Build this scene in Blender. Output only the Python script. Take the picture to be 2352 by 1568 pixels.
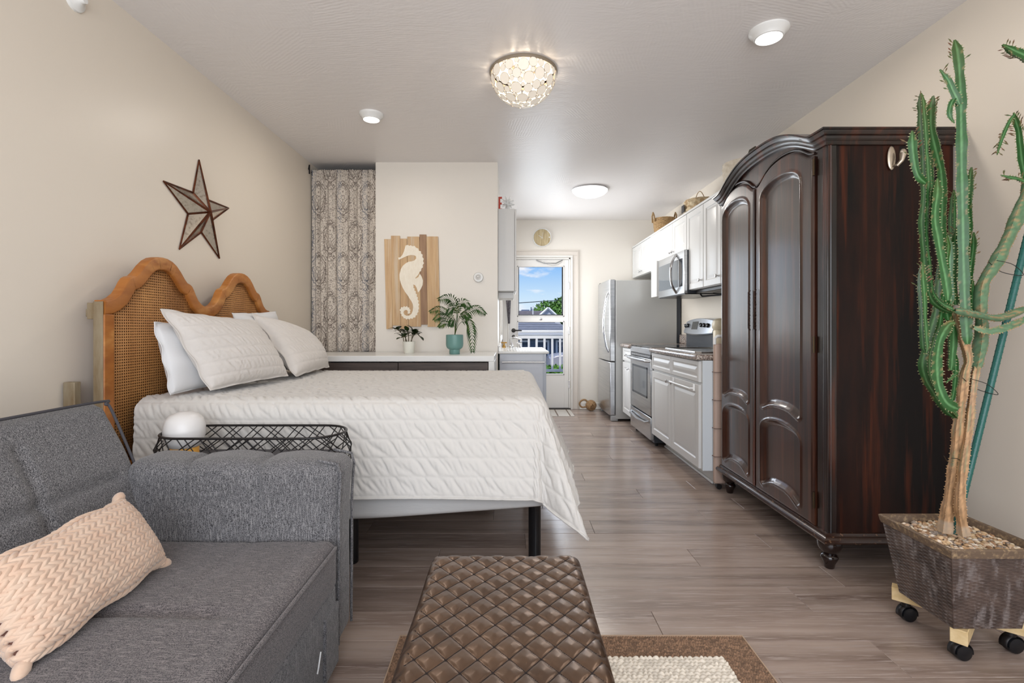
import bpy, bmesh, math, random
import numpy as np
from mathutils import Vector, Matrix, Euler
random.seed(7); rng = np.random.RandomState(11)
for o in list(bpy.data.objects): bpy.data.objects.remove(o)
SC = bpy.context.scene; COL = SC.collection; PI = math.pi
# ---------------------------------------------------------------- camera, sky, light, exposure
F = 1130.0; CX, CY = 1170.0, 750.0; EYE = 1.10
cam = bpy.data.cameras.new('camera'); cam_o = bpy.data.objects.new('camera', cam); COL.objects.link(cam_o)
cam_o.location = (0, 0, EYE); cam_o.rotation_euler = (PI/2, 0, 0)
cam.sensor_width = 36; cam.lens = 36*F/2352; cam.shift_x = (1176-CX)/2352; cam.shift_y = -(784-CY)/2352
cam.clip_start = .05; cam.clip_end = 400
SC.camera = cam_o
SC.view_settings.view_transform = 'Standard'; SC.view_settings.look = 'None'
SC.view_settings.gamma = 1; SC.view_settings.use_curve_mapping = False
SC.view_settings.exposure = 0.05
def lamp(name, kind, loc, power, color=(1, 1, 1), rot=(0, 0, 0), size=None, sy=None, radius=None, spread=None):
    l = bpy.data.lights.new(name, kind); l.energy = power; l.color = color
    if kind == 'AREA':
        l.size = size
        if sy: l.shape = 'RECTANGLE'; l.size_y = sy
        else: l.shape = 'DISK'
        if spread: l.spread = spread
    if radius is not None: l.shadow_soft_size = radius
    if kind == 'SUN': l.angle = .01
    o = bpy.data.objects.new(name, l); o.location = loc; o.rotation_euler = rot; COL.objects.link(o); return o
lamp('sun', 'SUN', (0, 0, 20), 3.6, (1, .95, .88), (math.radians(30), 0, math.radians(-25)))
lamp('window_daylight', 'AREA', (.1, -1.02, 1.35), 92, (.93, .96, 1), (PI/2, 0, 0), 3.0, 1.9)
lamp('door_daylight', 'AREA', (.42, 6.50, 1.5), 12, (.86, .93, 1), (-PI/2, 0, 0), .60, 1.2)
lamp('side_window_daylight', 'AREA', (-.24, 5.63, 1.53), 29, (.92, .96, 1), (0, -PI/2, 0), 1.10, 1.4, spread=2.2)
w = bpy.data.worlds.new('sky'); SC.world = w; w.use_nodes = True
nt = w.node_tree; nt.nodes.clear()
def N(nt, t, **k):
    n = nt.nodes.new(t)
    for a, b in k.items():
        if a in n.inputs: n.inputs[a].default_value = b
        else: setattr(n, a, b)
    return n
tc = N(nt, 'ShaderNodeTexCoord'); sp = N(nt, 'ShaderNodeSeparateXYZ'); nt.links.new(tc.outputs['Generated'], sp.inputs[0])
rmp = N(nt, 'ShaderNodeValToRGB'); nt.links.new(sp.outputs['Z'], rmp.inputs[0])
e = rmp.color_ramp.elements; e[0].position = 0; e[0].color = (.90, .95, 1, 1); e[1].position = .30; e[1].color = (.13, .32, .85, 1)
q = e.new(.06); q.color = (.60, .80, .99, 1); q = e.new(.13); q.color = (.24, .52, .97, 1)
mp = N(nt, 'ShaderNodeMapping'); mp.inputs['Scale'].default_value = (9, 9, 26); mp.inputs['Location'].default_value = (.4, 0, 1.15)
nt.links.new(tc.outputs['Generated'], mp.inputs[0])
nz = N(nt, 'ShaderNodeTexNoise', Scale=1.0, Detail=7.0, Roughness=.6); nt.links.new(mp.outputs[0], nz.inputs['Vector'])
cr = N(nt, 'ShaderNodeValToRGB'); cr.color_ramp.elements[0].position = .52; cr.color_ramp.elements[1].position = .66
nt.links.new(nz.outputs['Fac'], cr.inputs[0])
mx = N(nt, 'ShaderNodeMixRGB'); mx.inputs[2].default_value = (.97, .97, 1, 1)
nt.links.new(cr.outputs[0], mx.inputs[0]); nt.links.new(rmp.outputs[0], mx.inputs[1])
bg = N(nt, 'ShaderNodeBackground'); bg.inputs[1].default_value = .95; nt.links.new(mx.outputs[0], bg.inputs[0])
ow = N(nt, 'ShaderNodeOutputWorld'); nt.links.new(bg.outputs[0], ow.inputs[0])

def W(px, py, Y): return Vector(((px-CX)/F*Y, Y, EYE-(py-CY)/F*Y))
# ---------------------------------------------------------------- materials
def lin(c):
    if isinstance(c, str): c = [int(c[i:i+2], 16)/255 for i in (0, 2, 4)]
    elif max(c) > 1: c = [v/255 for v in c]
    return tuple(v/12.92 if v <= .04045 else ((v+.055)/1.055)**2.4 for v in c)+(1,)
MATS = {}
def mat(name, c, rough=.5, metal=0., c2=None, vs=(4, 4, 4), vr=(.35, .65), bs=None, bstr=.2, bdist=.002, coat=0., spec=.5,
        emit=None, es=0, trans=0., sheen=0., coord='Object', detail=5., c3=None, s3=None, obrand=0., aniso=0., ior=1.45, crough=.1, bdet=3.):
    if name in MATS: return MATS[name]
    m = bpy.data.materials.new(name); m.use_nodes = True; nt = m.node_tree; b = nt.nodes['Principled BSDF']
    b.inputs['Base Color'].default_value = lin(c); b.inputs['Roughness'].default_value = rough; b.inputs['Metallic'].default_value = metal
    b.inputs['Coat Weight'].default_value = coat; b.inputs['Coat Roughness'].default_value = crough
    b.inputs['Specular IOR Level'].default_value = spec; b.inputs['IOR'].default_value = ior
    b.inputs['Transmission Weight'].default_value = trans; b.inputs['Sheen Weight'].default_value = sheen; b.inputs['Anisotropic'].default_value = aniso
    if emit: b.inputs['Emission Color'].default_value = lin(emit); b.inputs['Emission Strength'].default_value = es
    m.diffuse_color = lin(c)
    tcn = N(nt, 'ShaderNodeTexCoord'); src = tcn.outputs[coord]
    if obrand:
        oi = N(nt, 'ShaderNodeObjectInfo'); ml = N(nt, 'ShaderNodeVectorMath', operation='MULTIPLY_ADD')
        cb = N(nt, 'ShaderNodeCombineXYZ'); 
        for i in range(3): nt.links.new(oi.outputs['Random'], cb.inputs[i])
        nt.links.new(cb.outputs[0], ml.inputs[0]); ml.inputs[1].default_value = (37, 91, 53); nt.links.new(src, ml.inputs[2]); src = ml.outputs[0]
    last = None
    if c2 is not None:
        mpn = N(nt, 'ShaderNodeMapping'); mpn.inputs['Scale'].default_value = vs; nt.links.new(src, mpn.inputs[0])
        n = N(nt, 'ShaderNodeTexNoise', Scale=1.0, Detail=detail, Roughness=.6); nt.links.new(mpn.outputs[0], n.inputs['Vector'])
        r = N(nt, 'ShaderNodeMapRange'); r.inputs[1].default_value, r.inputs[2].default_value = vr; nt.links.new(n.outputs['Fac'], r.inputs[0])
        x = N(nt, 'ShaderNodeMixRGB'); x.inputs[1].default_value = lin(c); x.inputs[2].default_value = lin(c2)
        nt.links.new(r.outputs[0], x.inputs[0]); last = x.outputs[0]
        if c3 is not None:
            mq = N(nt, 'ShaderNodeMapping'); mq.inputs['Scale'].default_value = s3; mq.inputs['Location'].default_value = (3.1, 7.7, 1.3); nt.links.new(src, mq.inputs[0])
            n2 = N(nt, 'ShaderNodeTexNoise', Scale=1.0, Detail=4., Roughness=.6); nt.links.new(mq.outputs[0], n2.inputs['Vector'])
            r2 = N(nt, 'ShaderNodeMapRange'); r2.inputs[1].default_value = .52; r2.inputs[2].default_value = .68; nt.links.new(n2.outputs['Fac'], r2.inputs[0])
            x2 = N(nt, 'ShaderNodeMixRGB'); nt.links.new(last, x2.inputs[1]); x2.inputs[2].default_value = lin(c3); nt.links.new(r2.outputs[0], x2.inputs[0]); last = x2.outputs[0]
    if obrand:
        hv = N(nt, 'ShaderNodeHueSaturation'); hv.inputs['Color'].default_value = lin(c)
        mr = N(nt, 'ShaderNodeMapRange'); mr.inputs[3].default_value = 1-obrand; mr.inputs[4].default_value = 1+obrand
        nt.links.new(oi.outputs['Random'], mr.inputs[0]); nt.links.new(mr.outputs[0], hv.inputs['Value'])
        if last is not None: nt.links.new(last, hv.inputs['Color'])
        last = hv.outputs[0]
    if last is not None: nt.links.new(last, b.inputs['Base Color'])
    if bs is not None:
        mb = N(nt, 'ShaderNodeMapping'); mb.inputs['Scale'].default_value = bs if isinstance(bs, tuple) else (bs,)*3; nt.links.new(src, mb.inputs[0])
        nb = N(nt, 'ShaderNodeTexNoise', Scale=1.0, Detail=bdet, Roughness=.6); nt.links.new(mb.outputs[0], nb.inputs['Vector'])
        bp = N(nt, 'ShaderNodeBump'); bp.inputs['Strength'].default_value = bstr; bp.inputs['Distance'].default_value = bdist
        nt.links.new(nb.outputs['Fac'], bp.inputs['Height']); nt.links.new(bp.outputs[0], b.inputs['Normal'])
    MATS[name] = m; return m
def vcol_mat(name, rough=.85, sheen=.0, bs=None, bstr=.3, bdist=.001, spec=.3):
    m = mat(name, (128, 128, 128), rough, sheen=sheen, bs=bs, bstr=bstr, bdist=bdist, spec=spec); nt = m.node_tree
    v = N(nt, 'ShaderNodeVertexColor'); v.layer_name = 'Col'; nt.links.new(v.outputs[0], nt.nodes['Principled BSDF'].inputs['Base Color']); return m
# ---------------------------------------------------------------- mesh helpers
OFF = {}
def tag(o, label=None, cat=None, group=None, kind=None):
    if label: o['label'] = label
    if cat: o['category'] = cat
    if group: o['group'] = group
    if kind: o['kind'] = kind
    return o
def root(name, loc=(0, 0, 0), label=None, cat=None, group=None, kind=None):
    o = bpy.data.objects.new(name, None); o.empty_display_size = .05; o.location = loc; COL.objects.link(o); OFF[o.name] = Vector(loc)
    return tag(o, label, cat, group, kind)
class MB:
    def __init__(s): s.v = []; s.f = []; s.n = 0; s.mi = []
    def add(s, V, Fc, mi=0):
        V = np.asarray(V, dtype=float).reshape(-1, 3); s.v.append(V)
        for f in Fc: s.f.append([int(i)+s.n for i in f]); s.mi.append(mi)
        s.n += len(V); return s
    def box(s, x0, x1, y0, y1, z0, z1, mi=0):
        V = [(x, y, z) for x in (x0, x1) for y in (y0, y1) for z in (z0, z1)]
        return s.add(V, [(0, 1, 3, 2), (4, 6, 7, 5), (0, 4, 5, 1), (2, 3, 7, 6), (0, 2, 6, 4), (1, 5, 7, 3)], mi)
    def prism(s, poly, axis, a, b, mi=0):       # poly 2d extruded along axis
        n = len(poly)
        def P(p, t):
            return {'x': (t, p[0], p[1]), 'y': (p[0], t, p[1]), 'z': (p[0], p[1], t)}[axis]
        V = [P(p, a) for p in poly]+[P(p, b) for p in poly]
        return s.add(V, [list(range(n))[::-1], list(range(n, 2*n))]+[(i, (i+1) % n, n+(i+1) % n, n+i) for i in range(n)], mi)
    def tube(s, path, r, n=8, closed=False, caps=True, mi=0):
        P = [Vector(p) for p in path]; m = len(P); R = r if hasattr(r, '__len__') else [r]*m
        V = []; up = None
        for i in range(m):
            if closed: t = P[(i+1) % m]-P[i-1]
            else: t = P[min(i+1, m-1)]-P[max(i-1, 0)]
            if t.length < 1e-9: t = Vector((0, 0, 1))
            t.normalize()
            if up is None: up = Vector((0, 0, 1)) if abs(t.z) < .9 else Vector((1, 0, 0))
            a = up-t*up.dot(t)
            if a.length < 1e-6: a = Vector((1, 0, 0)) if abs(t.x) < .9 else Vector((0, 1, 0)); a = a-t*a.dot(t)
            a.normalize(); up = a; b = t.cross(a)
            for k in range(n):
                an = 2*PI*k/n; V.append(P[i]+a*(R[i]*math.cos(an))+b*(R[i]*math.sin(an)))
        Fc = []
        for i in range(m if closed else m-1):
            j = (i+1) % m
            for k in range(n): l = (k+1) % n; Fc.append((i*n+k, i*n+l, j*n+l, j*n+k))
        if caps and not closed: Fc.append(list(range(n))[::-1]); Fc.append([(m-1)*n+k for k in range(n)])
        return s.add(V, Fc, mi)
    def cyl(s, p0, p1, r0, r1=None, n=16, mi=0): return s.tube([p0, p1], [r0, r0 if r1 is None else r1], n, mi=mi)
    def lathe(s, c, prof, n=24, axis='z', mi=0, caps=True):
        V = []; Fc = []; m = len(prof)
        for (r, h) in prof:
            for k in range(n):
                a = 2*PI*k/n; p = (r*math.cos(a), r*math.sin(a), h)
                if axis == 'y': p = (p[0], p[2], p[1])
                if axis == 'x': p = (p[2], p[0], p[1])
                V.append((c[0]+p[0], c[1]+p[1], c[2]+p[2]))
        for i in range(m-1):
            for k in range(n): l = (k+1) % n; Fc.append((i*n+k, i*n+l, (i+1)*n+l, (i+1)*n+k))
        if caps: Fc.append(list(range(n))[::-1]); Fc.append([(m-1)*n+k for k in range(n)])
        return s.add(V, Fc, mi)
    def ball(s, c, r, n=12, sc=(1, 1, 1), M=None, mi=0):
        V = []; Fc = []; h = max(4, n//2)
        for i in range(h+1):
            t = PI*i/h
            for k in range(n):
                a = 2*PI*k/n; p = Vector((math.sin(t)*math.cos(a)*r*sc[0], math.sin(t)*math.sin(a)*r*sc[1], math.cos(t)*r*sc[2]))
                if M is not None: p = M @ p
                V.append(p+Vector(c))
        for i in range(h):
            for k in range(n): l = (k+1) % n; Fc.append((i*n+k, i*n+l, (i+1)*n+l, (i+1)*n+k))
        return s.add(V, Fc, mi)
    def grid(s, P, wrap=False, mi=0, flip=False):
        P = np.asarray(P); a, b = P.shape[:2]; idx = np.arange(a*b).reshape(a, b)
        if wrap: idx = np.concatenate([idx, idx[:, :1]], 1)
        Q = np.stack([idx[:-1, :-1], idx[1:, :-1], idx[1:, 1:], idx[:-1, 1:]], -1).reshape(-1, 4)
        if flip: Q = Q[:, ::-1]
        return s.add(P.reshape(-1, 3), Q.tolist(), mi)
    def build(s, name, m, parent=None, ang=35, bevel=0., sub=0, xf=None, col=None, solid=0.):
        V = np.concatenate(s.v) if s.v else np.zeros((0, 3))
        if xf is not None:
            M = np.array(xf); V = V @ M[:3, :3].T+M[:3, 3]
        if parent is not None and parent.name in OFF: off = OFF[parent.name]; V = V-np.array(off)
        me = bpy.data.meshes.new(name); me.from_pydata(V.tolist(), [], s.f)
        for x in (m if isinstance(m, (list, tuple)) else [m]): me.materials.append(x)
        if isinstance(m, (list, tuple)): me.polygons.foreach_set('material_index', s.mi)
        me.polygons.foreach_set('use_smooth', [True]*len(me.polygons)); me.set_sharp_from_angle(angle=math.radians(ang))
        if col is not None:
            ca = me.color_attributes.new('Col', 'FLOAT_COLOR', 'POINT'); C4 = np.ones((len(V), 4)); C4[:, :3] = col; ca.data.foreach_set('color', C4.ravel())
        me.update(); o = bpy.data.objects.new(name, me); COL.objects.link(o)
        if parent is not None: o.parent = parent; OFF[o.name] = OFF.get(parent.name, Vector((0, 0, 0)))
        if solid: md = o.modifiers.new('s', 'SOLIDIFY'); md.thickness = solid; md.offset = 0
        if bevel: md = o.modifiers.new('b', 'BEVEL'); md.width = bevel; md.segments = 2; md.limit_method = 'ANGLE'; md.angle_limit = math.radians(40)
        if sub: md = o.modifiers.new('u', 'SUBSURF'); md.levels = sub; md.render_levels = sub
        return o
def box(name, m, parent, x0, x1, y0, y1, z0, z1, bevel=0.003, xf=None):
    return MB().box(x0, x1, y0, y1, z0, z1).build(name, m, parent, bevel=bevel, xf=xf)
def rbox(b, r, res=.02, disp=None, xf=None, mb=None):
    x0, x1, y0, y1, z0, z1 = b; lo = np.array([x0, y0, z0]); hi = np.array([x1, y1, z1]); r = min(r, (hi-lo).min()/2*.999)
    ilo, ihi = lo+r, hi-r; Vs = []; Fs = []; n0 = 0
    def samp(a0, a1):
        k = max(1, int(math.ceil((a1-a0-2*r)/res))); kr = max(2, min(5, int(r/res)+2))
        t = np.sin(np.linspace(0, PI/2, kr+1))
        return np.unique(np.concatenate([a0+r-r*np.linspace(1, 0, kr+1), np.linspace(a0+r, a1-r, k+1), a1-r+r*np.linspace(0, 1, kr+1)]).round(6))
    S = [samp(lo[i], hi[i]) for i in range(3)]
    for ax in range(3):
        u, v = [(1, 2), (2, 0), (0, 1)][ax]
        for sd in (0, 1):
            A, B = np.meshgrid(S[u], S[v], indexing='ij'); P = np.zeros(A.shape+(3,)); P[..., u] = A; P[..., v] = B; P[..., ax] = (lo, hi)[sd][ax]
            a, b_ = A.shape; idx = np.arange(a*b_).reshape(a, b_)
            Q = np.stack([idx[:-1, :-1], idx[1:, :-1], idx[1:, 1:], idx[:-1, 1:]], -1).reshape(-1, 4)
            if sd == 0: Q = Q[:, ::-1]
            Vs.append(P.reshape(-1, 3)); Fs.append(Q+n0); n0 += a*b_
    V = np.concatenate(Vs); Q = np.concatenate(Fs)
    _, first, inv = np.unique(V.round(5), axis=0, return_index=True, return_inverse=True); inv = inv.reshape(-1); V = V[first]; Q = inv[Q]
    c = np.clip(V, ilo, ihi); d = V-c; L = np.linalg.norm(d, axis=1, keepdims=True); L[L == 0] = 1; nrm = d/L
    V = c+nrm*r
    if disp is not None: V = V+nrm*disp(V, nrm)[:, None]
    if xf is not None: V = xf(V)
    mb = mb or MB(); mb.add(V, Q.tolist()); return mb
def seam(d, w, h): return -h*np.exp(-(d/w)**2)
def dup(o, parent=None):
    c = o.copy(); COL.objects.link(c)
    if parent is not None: c.parent = parent
    for ch in list(o.children): dup(ch, c)
    return c
def sdf(P, poly):
    P = np.asarray(P); poly = np.asarray(poly); A = poly; B = np.roll(poly, -1, 0); best = np.full(len(P), 1e9); ins = np.zeros(len(P), bool)
    for a, b in zip(A, B):
        ab = b-a; t = np.clip(((P-a)@ab)/max(ab@ab, 1e-12), 0, 1); d = np.linalg.norm(P-a-t[:, None]*ab, axis=1); best = np.minimum(best, d)
        c = ((a[1] > P[:, 1]) != (b[1] > P[:, 1])); xx = a[0]+(P[:, 1]-a[1])*(b[0]-a[0])/((b[1]-a[1]) if abs(b[1]-a[1]) > 1e-12 else 1e-12)
        ins ^= c & (P[:, 0] < xx)
    return np.where(ins, best, -best)
def vnoise(P, s, seed=0):
    from mathutils import noise
    return np.array([noise.noise(Vector((p[0]*s+seed, p[1]*s-seed, p[2]*s))) for p in P])
def struct(o): o['kind'] = 'structure'; return o
# ---------------------------------------------------------------- shared materials
M_wallL = mat('wall_paint_warm', (222, 212, 198), .38, bs=(140,)*3, bstr=.12, bdist=.001)
M_wall = mat('wall_paint', (226, 220, 211), .42, bs=(140,)*3, bstr=.12, bdist=.001)
M_white = mat('white_gloss', (228, 228, 226), .25)
M_trim = mat('white_trim', (224, 221, 216), .35)
M_steel = mat('stainless_steel', (196, 197, 198), .24, .95, c2=(176, 178, 180), vs=(2, 2, 90), aniso=.3)
M_chrome = mat('chrome', (210, 210, 212), .12, 1.)
M_black = mat('black_plastic', (20, 21, 24), .25)
M_bmetal = mat('black_metal', (34, 31, 31), .38, .3)
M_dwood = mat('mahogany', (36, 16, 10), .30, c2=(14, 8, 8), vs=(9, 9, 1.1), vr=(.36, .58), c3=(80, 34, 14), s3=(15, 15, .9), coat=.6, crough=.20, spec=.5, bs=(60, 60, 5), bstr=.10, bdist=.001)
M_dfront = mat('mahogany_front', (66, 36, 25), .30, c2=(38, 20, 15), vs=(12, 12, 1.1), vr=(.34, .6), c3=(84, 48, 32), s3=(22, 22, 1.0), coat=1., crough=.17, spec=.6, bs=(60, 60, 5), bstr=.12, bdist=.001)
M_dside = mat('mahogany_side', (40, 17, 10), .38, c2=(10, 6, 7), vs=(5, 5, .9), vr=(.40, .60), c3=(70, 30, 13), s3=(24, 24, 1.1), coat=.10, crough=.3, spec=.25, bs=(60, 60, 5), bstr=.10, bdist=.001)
# ================================================================ THE ROOM
XL, XR, H, YB, YR, YP = -1.735, 2.0, 2.526, 6.577, -1.1, 4.27
# floor: slab + planks
fl = struct(root('floor', (0, 0, 0)))
M_sub = mat('floor_joint', (46, 38, 35), .8)
box('subfloor', M_sub, fl, XL-.1, XR+.1, YR-.1, YB+.1, -.06, -.006, 0)
M_plank = mat('vinyl_plank', (170, 152, 140), .23, c2=(120, 102, 92), vs=(.8, 11, 11), vr=(.34, .68), c3=(168, 153, 144), s3=(7, 110, 110), obrand=.10, bs=(14, 130, 130), bstr=.35, bdist=.0012, spec=.6, coat=.15, crough=.2, detail=8)
PW, PL = .1792, 1.22; y0 = 2.4396-PW*9; random.seed(3)
def plank_mesh(L):
    m = MB(); e = .0013; x0, x1, a, b_ = .0005, L-.0005, .0006, PW-.0006
    V = [(x0, a, -.006), (x1, a, -.006), (x1, b_, -.006), (x0, b_, -.006), (x0, a, -e), (x1, a, -e), (x1, b_, -e), (x0, b_, -e),
         (x0+e, a+e, 0), (x1-e, a+e, 0), (x1-e, b_-e, 0), (x0+e, b_-e, 0)]
    Fc = [(8, 9, 10, 11)]+[(i, (i+1) % 4, 4+(i+1) % 4, 4+i) for i in range(4)]+[(4+i, 4+(i+1) % 4, 8+(i+1) % 4, 8+i) for i in range(4)]
    return m.add(V, Fc)
shared = None; row = 0; y = y0
while y < YB:
    x = XL-[.15, .75, .42, 1.02, .6][row % 5]-random.uniform(0, .1)
    while x < XR:
        a, b_ = max(x, XL-.02), min(x+PL, XR+.02)
        if b_-a > .03:
            if abs((b_-a)-PL) < 1e-6:
                if shared is None: o = plank_mesh(PL).build('plank', M_plank, fl, ang=20); shared = o
                else: o = shared.copy(); COL.objects.link(o)
                o.location = (a, y, 0)
            else: o = plank_mesh(b_-a).build('plank', M_plank, fl, ang=20); o.location = (a, y, 0)
        x += PL
    y += PW; row += 1
o = box('near_flooring', M_plank, fl, XL, XR, YR, y0-.001, -.006, 0, 0)
# walls and ceiling
M_ceil = mat('ceiling_plaster', (232, 228, 226), .38, bs=(12, 34, 12), bstr=.40, bdist=.005, bdet=6.)
nt_ = M_ceil.node_tree
# hand-trowelled plaster: distorted wave relief under the noise
bp0 = [n for n in nt_.nodes if n.type == 'BUMP'][0]; tcn = [n for n in nt_.nodes if n.type == 'TEX_COORD'][0]
nz1 = N(nt_, 'ShaderNodeTexNoise', Scale=3.0, Detail=2.0); nt_.links.new(tcn.outputs['Object'], nz1.inputs['Vector'])
vd = N(nt_, 'ShaderNodeVectorMath', operation='MULTIPLY_ADD'); nt_.links.new(nz1.outputs['Color'], vd.inputs[0]); vd.inputs[1].default_value = (.25, .25, .25); nt_.links.new(tcn.outputs['Object'], vd.inputs[2])
vo = N(nt_, 'ShaderNodeTexVoronoi', Scale=3.2); nt_.links.new(vd.outputs[0], vo.inputs['Vector'])
sx = N(nt_, 'ShaderNodeSeparateXYZ'); nt_.links.new(vo.outputs['Color'], sx.inputs[0])
an = N(nt_, 'ShaderNodeMath', operation='MULTIPLY'); an.inputs[1].default_value = 3.1; nt_.links.new(sx.outputs[0], an.inputs[0])
va = N(nt_, 'ShaderNodeVectorRotate', rotation_type='Z_AXIS'); nt_.links.new(tcn.outputs['Object'], va.inputs['Vector']); nt_.links.new(an.outputs[0], va.inputs['Angle'])
wv = N(nt_, 'ShaderNodeTexWave', Scale=17.0, Distortion=2.6, Detail=2.0); nt_.links.new(va.outputs[0], wv.inputs['Vector'])
bp2 = N(nt_, 'ShaderNodeBump'); bp2.inputs['Strength'].default_value = .28; bp2.inputs['Distance'].default_value = .0016
wm = N(nt_, 'ShaderNodeMath', operation='MULTIPLY'); nt_.links.new(wv.outputs['Fac'], wm.inputs[0]); nt_.links.new(sx.outputs[1], wm.inputs[1])
nt_.links.new(wm.outputs[0], bp2.inputs['Height']); nt_.links.new(bp0.outputs[0], bp2.inputs['Normal'])
nt_.links.new(bp2.outputs[0], nt_.nodes['Principled BSDF'].inputs['Normal'])
struct(box('ceiling', M_ceil, None, XL-.1, XR+.1, YR-.1, YB+.1, H, H+.08, 0))
struct(box('wall_left', M_wallL, None, XL-.1, XL, YR, YB, 0, H, 0))
struct(box('wall_right', M_wallL, None, XR, XR+.1, YR, YB, 0, H, 0))
struct(MB().box(-1.161, -.102, YP, YP+.11, 0, H).box(-1.161, -1.06, YP+.11, 5.2, 0, H).box(-1.06, -.20, 5.2, 5.3, 0, H).build('wall_partition', M_wall))
WY0, WY1, WZ0, WZ1 = 4.96, 6.30, 1.0, 2.06
struct(MB().box(-.20, -.102, YP+.11, WY0, 0, H).box(-.20, -.102, WY1, YB+.12, 0, H).box(-.20, -.102, WY0, WY1, 0, WZ0).box(-.20, -.102, WY0, WY1, WZ1, H).build('wall_kitchen', M_wall))
w2 = struct(root('window_2', (-.15, 5.63, WZ0))); mb = MB()
for y_ in (WY0, (WY0+WY1)/2-.02, WY1-.04): mb.box(-.165, -.125, y_, y_+.04, WZ0, WZ1)
mb.box(-.165, -.125, WY0, WY1, WZ0, WZ0+.04).box(-.165, -.125, WY0, WY1, WZ1-.04, WZ1)
for b in ((WY0-.06, WY0, WZ0-.06, WZ1+.06), (WY1, WY1+.06, WZ0-.06, WZ1+.06), (WY0, WY1, WZ1, WZ1+.06), (WY0, WY1, WZ0-.06, WZ0)): mb.box(-.102, -.088, *b)
mb.build('window_frame', M_trim, w2, bevel=.002)
struct(box('wall_alcove', M_wall, None, XL, -1.161, 5.2, 5.3, 0, H, 0))
DX0, DX1, DZ = -.02, .815, 2.02     # door opening
mb = MB(); mb.box(-.102, DX0, YB, YB+.12, 0, H); mb.box(DX1, XR, YB, YB+.12, 0, H); mb.box(DX0, DX1, YB, YB+.12, DZ, H)
struct(mb.build('wall_back', M_wall))
mb = MB(); a, b_, c, d = -1.35, 1.6, .35, 2.3
mb.box(XL, a, YR-.1, YR, 0, H); mb.box(b_, XR, YR-.1, YR, 0, H); mb.box(a, b_, YR-.1, YR, 0, c); mb.box(a, b_, YR-.1, YR, d, H)
struct(mb.build('wall_rear', M_wall))
M_glass = mat('clear_glass', (255, 255, 255), .0, trans=1., ior=1.02)
wi = struct(root('window_1', (.12, YR, .35)))
mb = MB()
for x in (a, .1, b_-.05): mb.box(x, x+.05, YR-.08, YR-.03, c, d)
mb.box(a, b_, YR-.08, YR-.03, c, c+.05); mb.box(a, b_, YR-.08, YR-.03, d-.05, d)
mb.build('window_frame', M_trim, wi, bevel=.003)
# baseboards
def baseboard(name, x0, x1, y0, y1, h=.085, shoe=None):
    r = struct(root(name, (x0, y0, 0))); box('board', M_trim, r, x0, x1, y0, y1, 0, h, .004)
    if shoe: box('shoe_moulding', M_trim, r, *shoe, 0, .016, .004)
baseboard('baseboard_left', XL, XL+.014, YR, YP)
baseboard('baseboard_right', XR-.014, XR, YR, 2.15)
baseboard('baseboard_back', .935, XR, YB-.014, YB, .085, (.935, XR, YB-.028, YB-.014))
# back door
M_door = mat('door_paint', (224, 221, 217), .3)
dr = struct(root('door_1', (DX0, YB, 0)))
mb = MB()   # casing
mb.box(DX1+.005, DX1+.03, YB-.030, YB, 0, DZ+.005); mb.box(-.09, DX1+.03, YB-.030, YB, DZ+.005, DZ+.03); mb.box(-.09, DX0-.004, YB-.024, YB, 0, DZ+.005)
mb.build('door_casing', M_trim, dr, bevel=.003)
mb = MB(); mb.box(DX1+.0302, DX1+.095, YB-.016, YB, 0, DZ+.0302); mb.box(-.09, DX1+.095, YB-.016, YB, DZ+.0302, DZ+.085); mb.box(DX1+.0952, DX1+.106, YB-.022, YB, 0, DZ+.0852); mb.box(-.09, DX1+.106, YB-.022, YB, DZ+.0852, DZ+.096)
mb.build('door_casing', mat('casing_warm', (214, 206, 197), .4), dr, bevel=.002)
mb = MB(); mb.box(DX0, DX0+.02, YB-.005, YB+.1, 0, DZ); mb.box(DX1-.02, DX1, YB-.005, YB+.1, 0, DZ); mb.box(DX0, DX1, YB-.005, YB+.1, DZ-.02, DZ)
mb.build('door_jamb', M_trim, dr, bevel=.002)
ys0, ys1 = YB+.02, YB+.06
gx0, gx1 = .105, .735; ug0, ug1 = 1.235, 1.915; lg0, lg1 = .455, 1.175
mb = MB(); sx0, sx1 = DX0+.022, DX1-.022
mb.box(sx0, gx0, ys0, ys1, .012, DZ-.022); mb.box(gx1, sx1, ys0, ys1, .012, DZ-.022)
for z0, z1 in ((.012, lg0), (lg1, ug0), (ug1, DZ-.022)): mb.box(gx0, gx1, ys0, ys1, z0, z1)
mb.build('door_slab', M_door, dr, bevel=.002)
mb = MB(); f = .014
for z0, z1 in ((lg0, lg1), (ug0, ug1)):
    mb.box(gx0, gx0+f, ys0-.008, ys1, z0, z1); mb.box(gx1-f, gx1, ys0-.008, ys1, z0, z1)
    mb.box(gx0, gx1, ys0-.008, ys1, z0, z0+f); mb.box(gx0, gx1, ys0-.008, ys1, z1-f, z1)
mb.build('glazing_bead', M_door, dr, bevel=.002)
mb = MB(); z0, z1 = ug0+.014, ug1-.014; f = .012
for b in ((gx0+.014, gx0+.014+.010, z0, z1), (gx1-.030, gx1-.014, z0, z1), (gx0+.014, gx1-.014, z0, z0+.014)): mb.box(b[0], b[1], ys0+.005, ys1-.005, b[2], b[3])
tag(mb.build('window_gasket', M_black, dr), 'black screen frame around the upper pane')
box('pane', M_glass, dr, gx0+.01, gx1-.01, ys0+.018, ys0+.021, ug0+.01, ug1-.01, 0)
box('pane', M_glass, dr, gx0+.01, gx1-.01, ys0+.018, ys0+.021, lg0+.01, lg1-.01, 0)
mb = MB(); mb.lathe((.42, ys0-.004, 1.205), [(.018, 0), (.018, -.006), (.012, -.01)], 16, 'y'); mb.build('sash_latch', M_chrome, dr)
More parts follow.
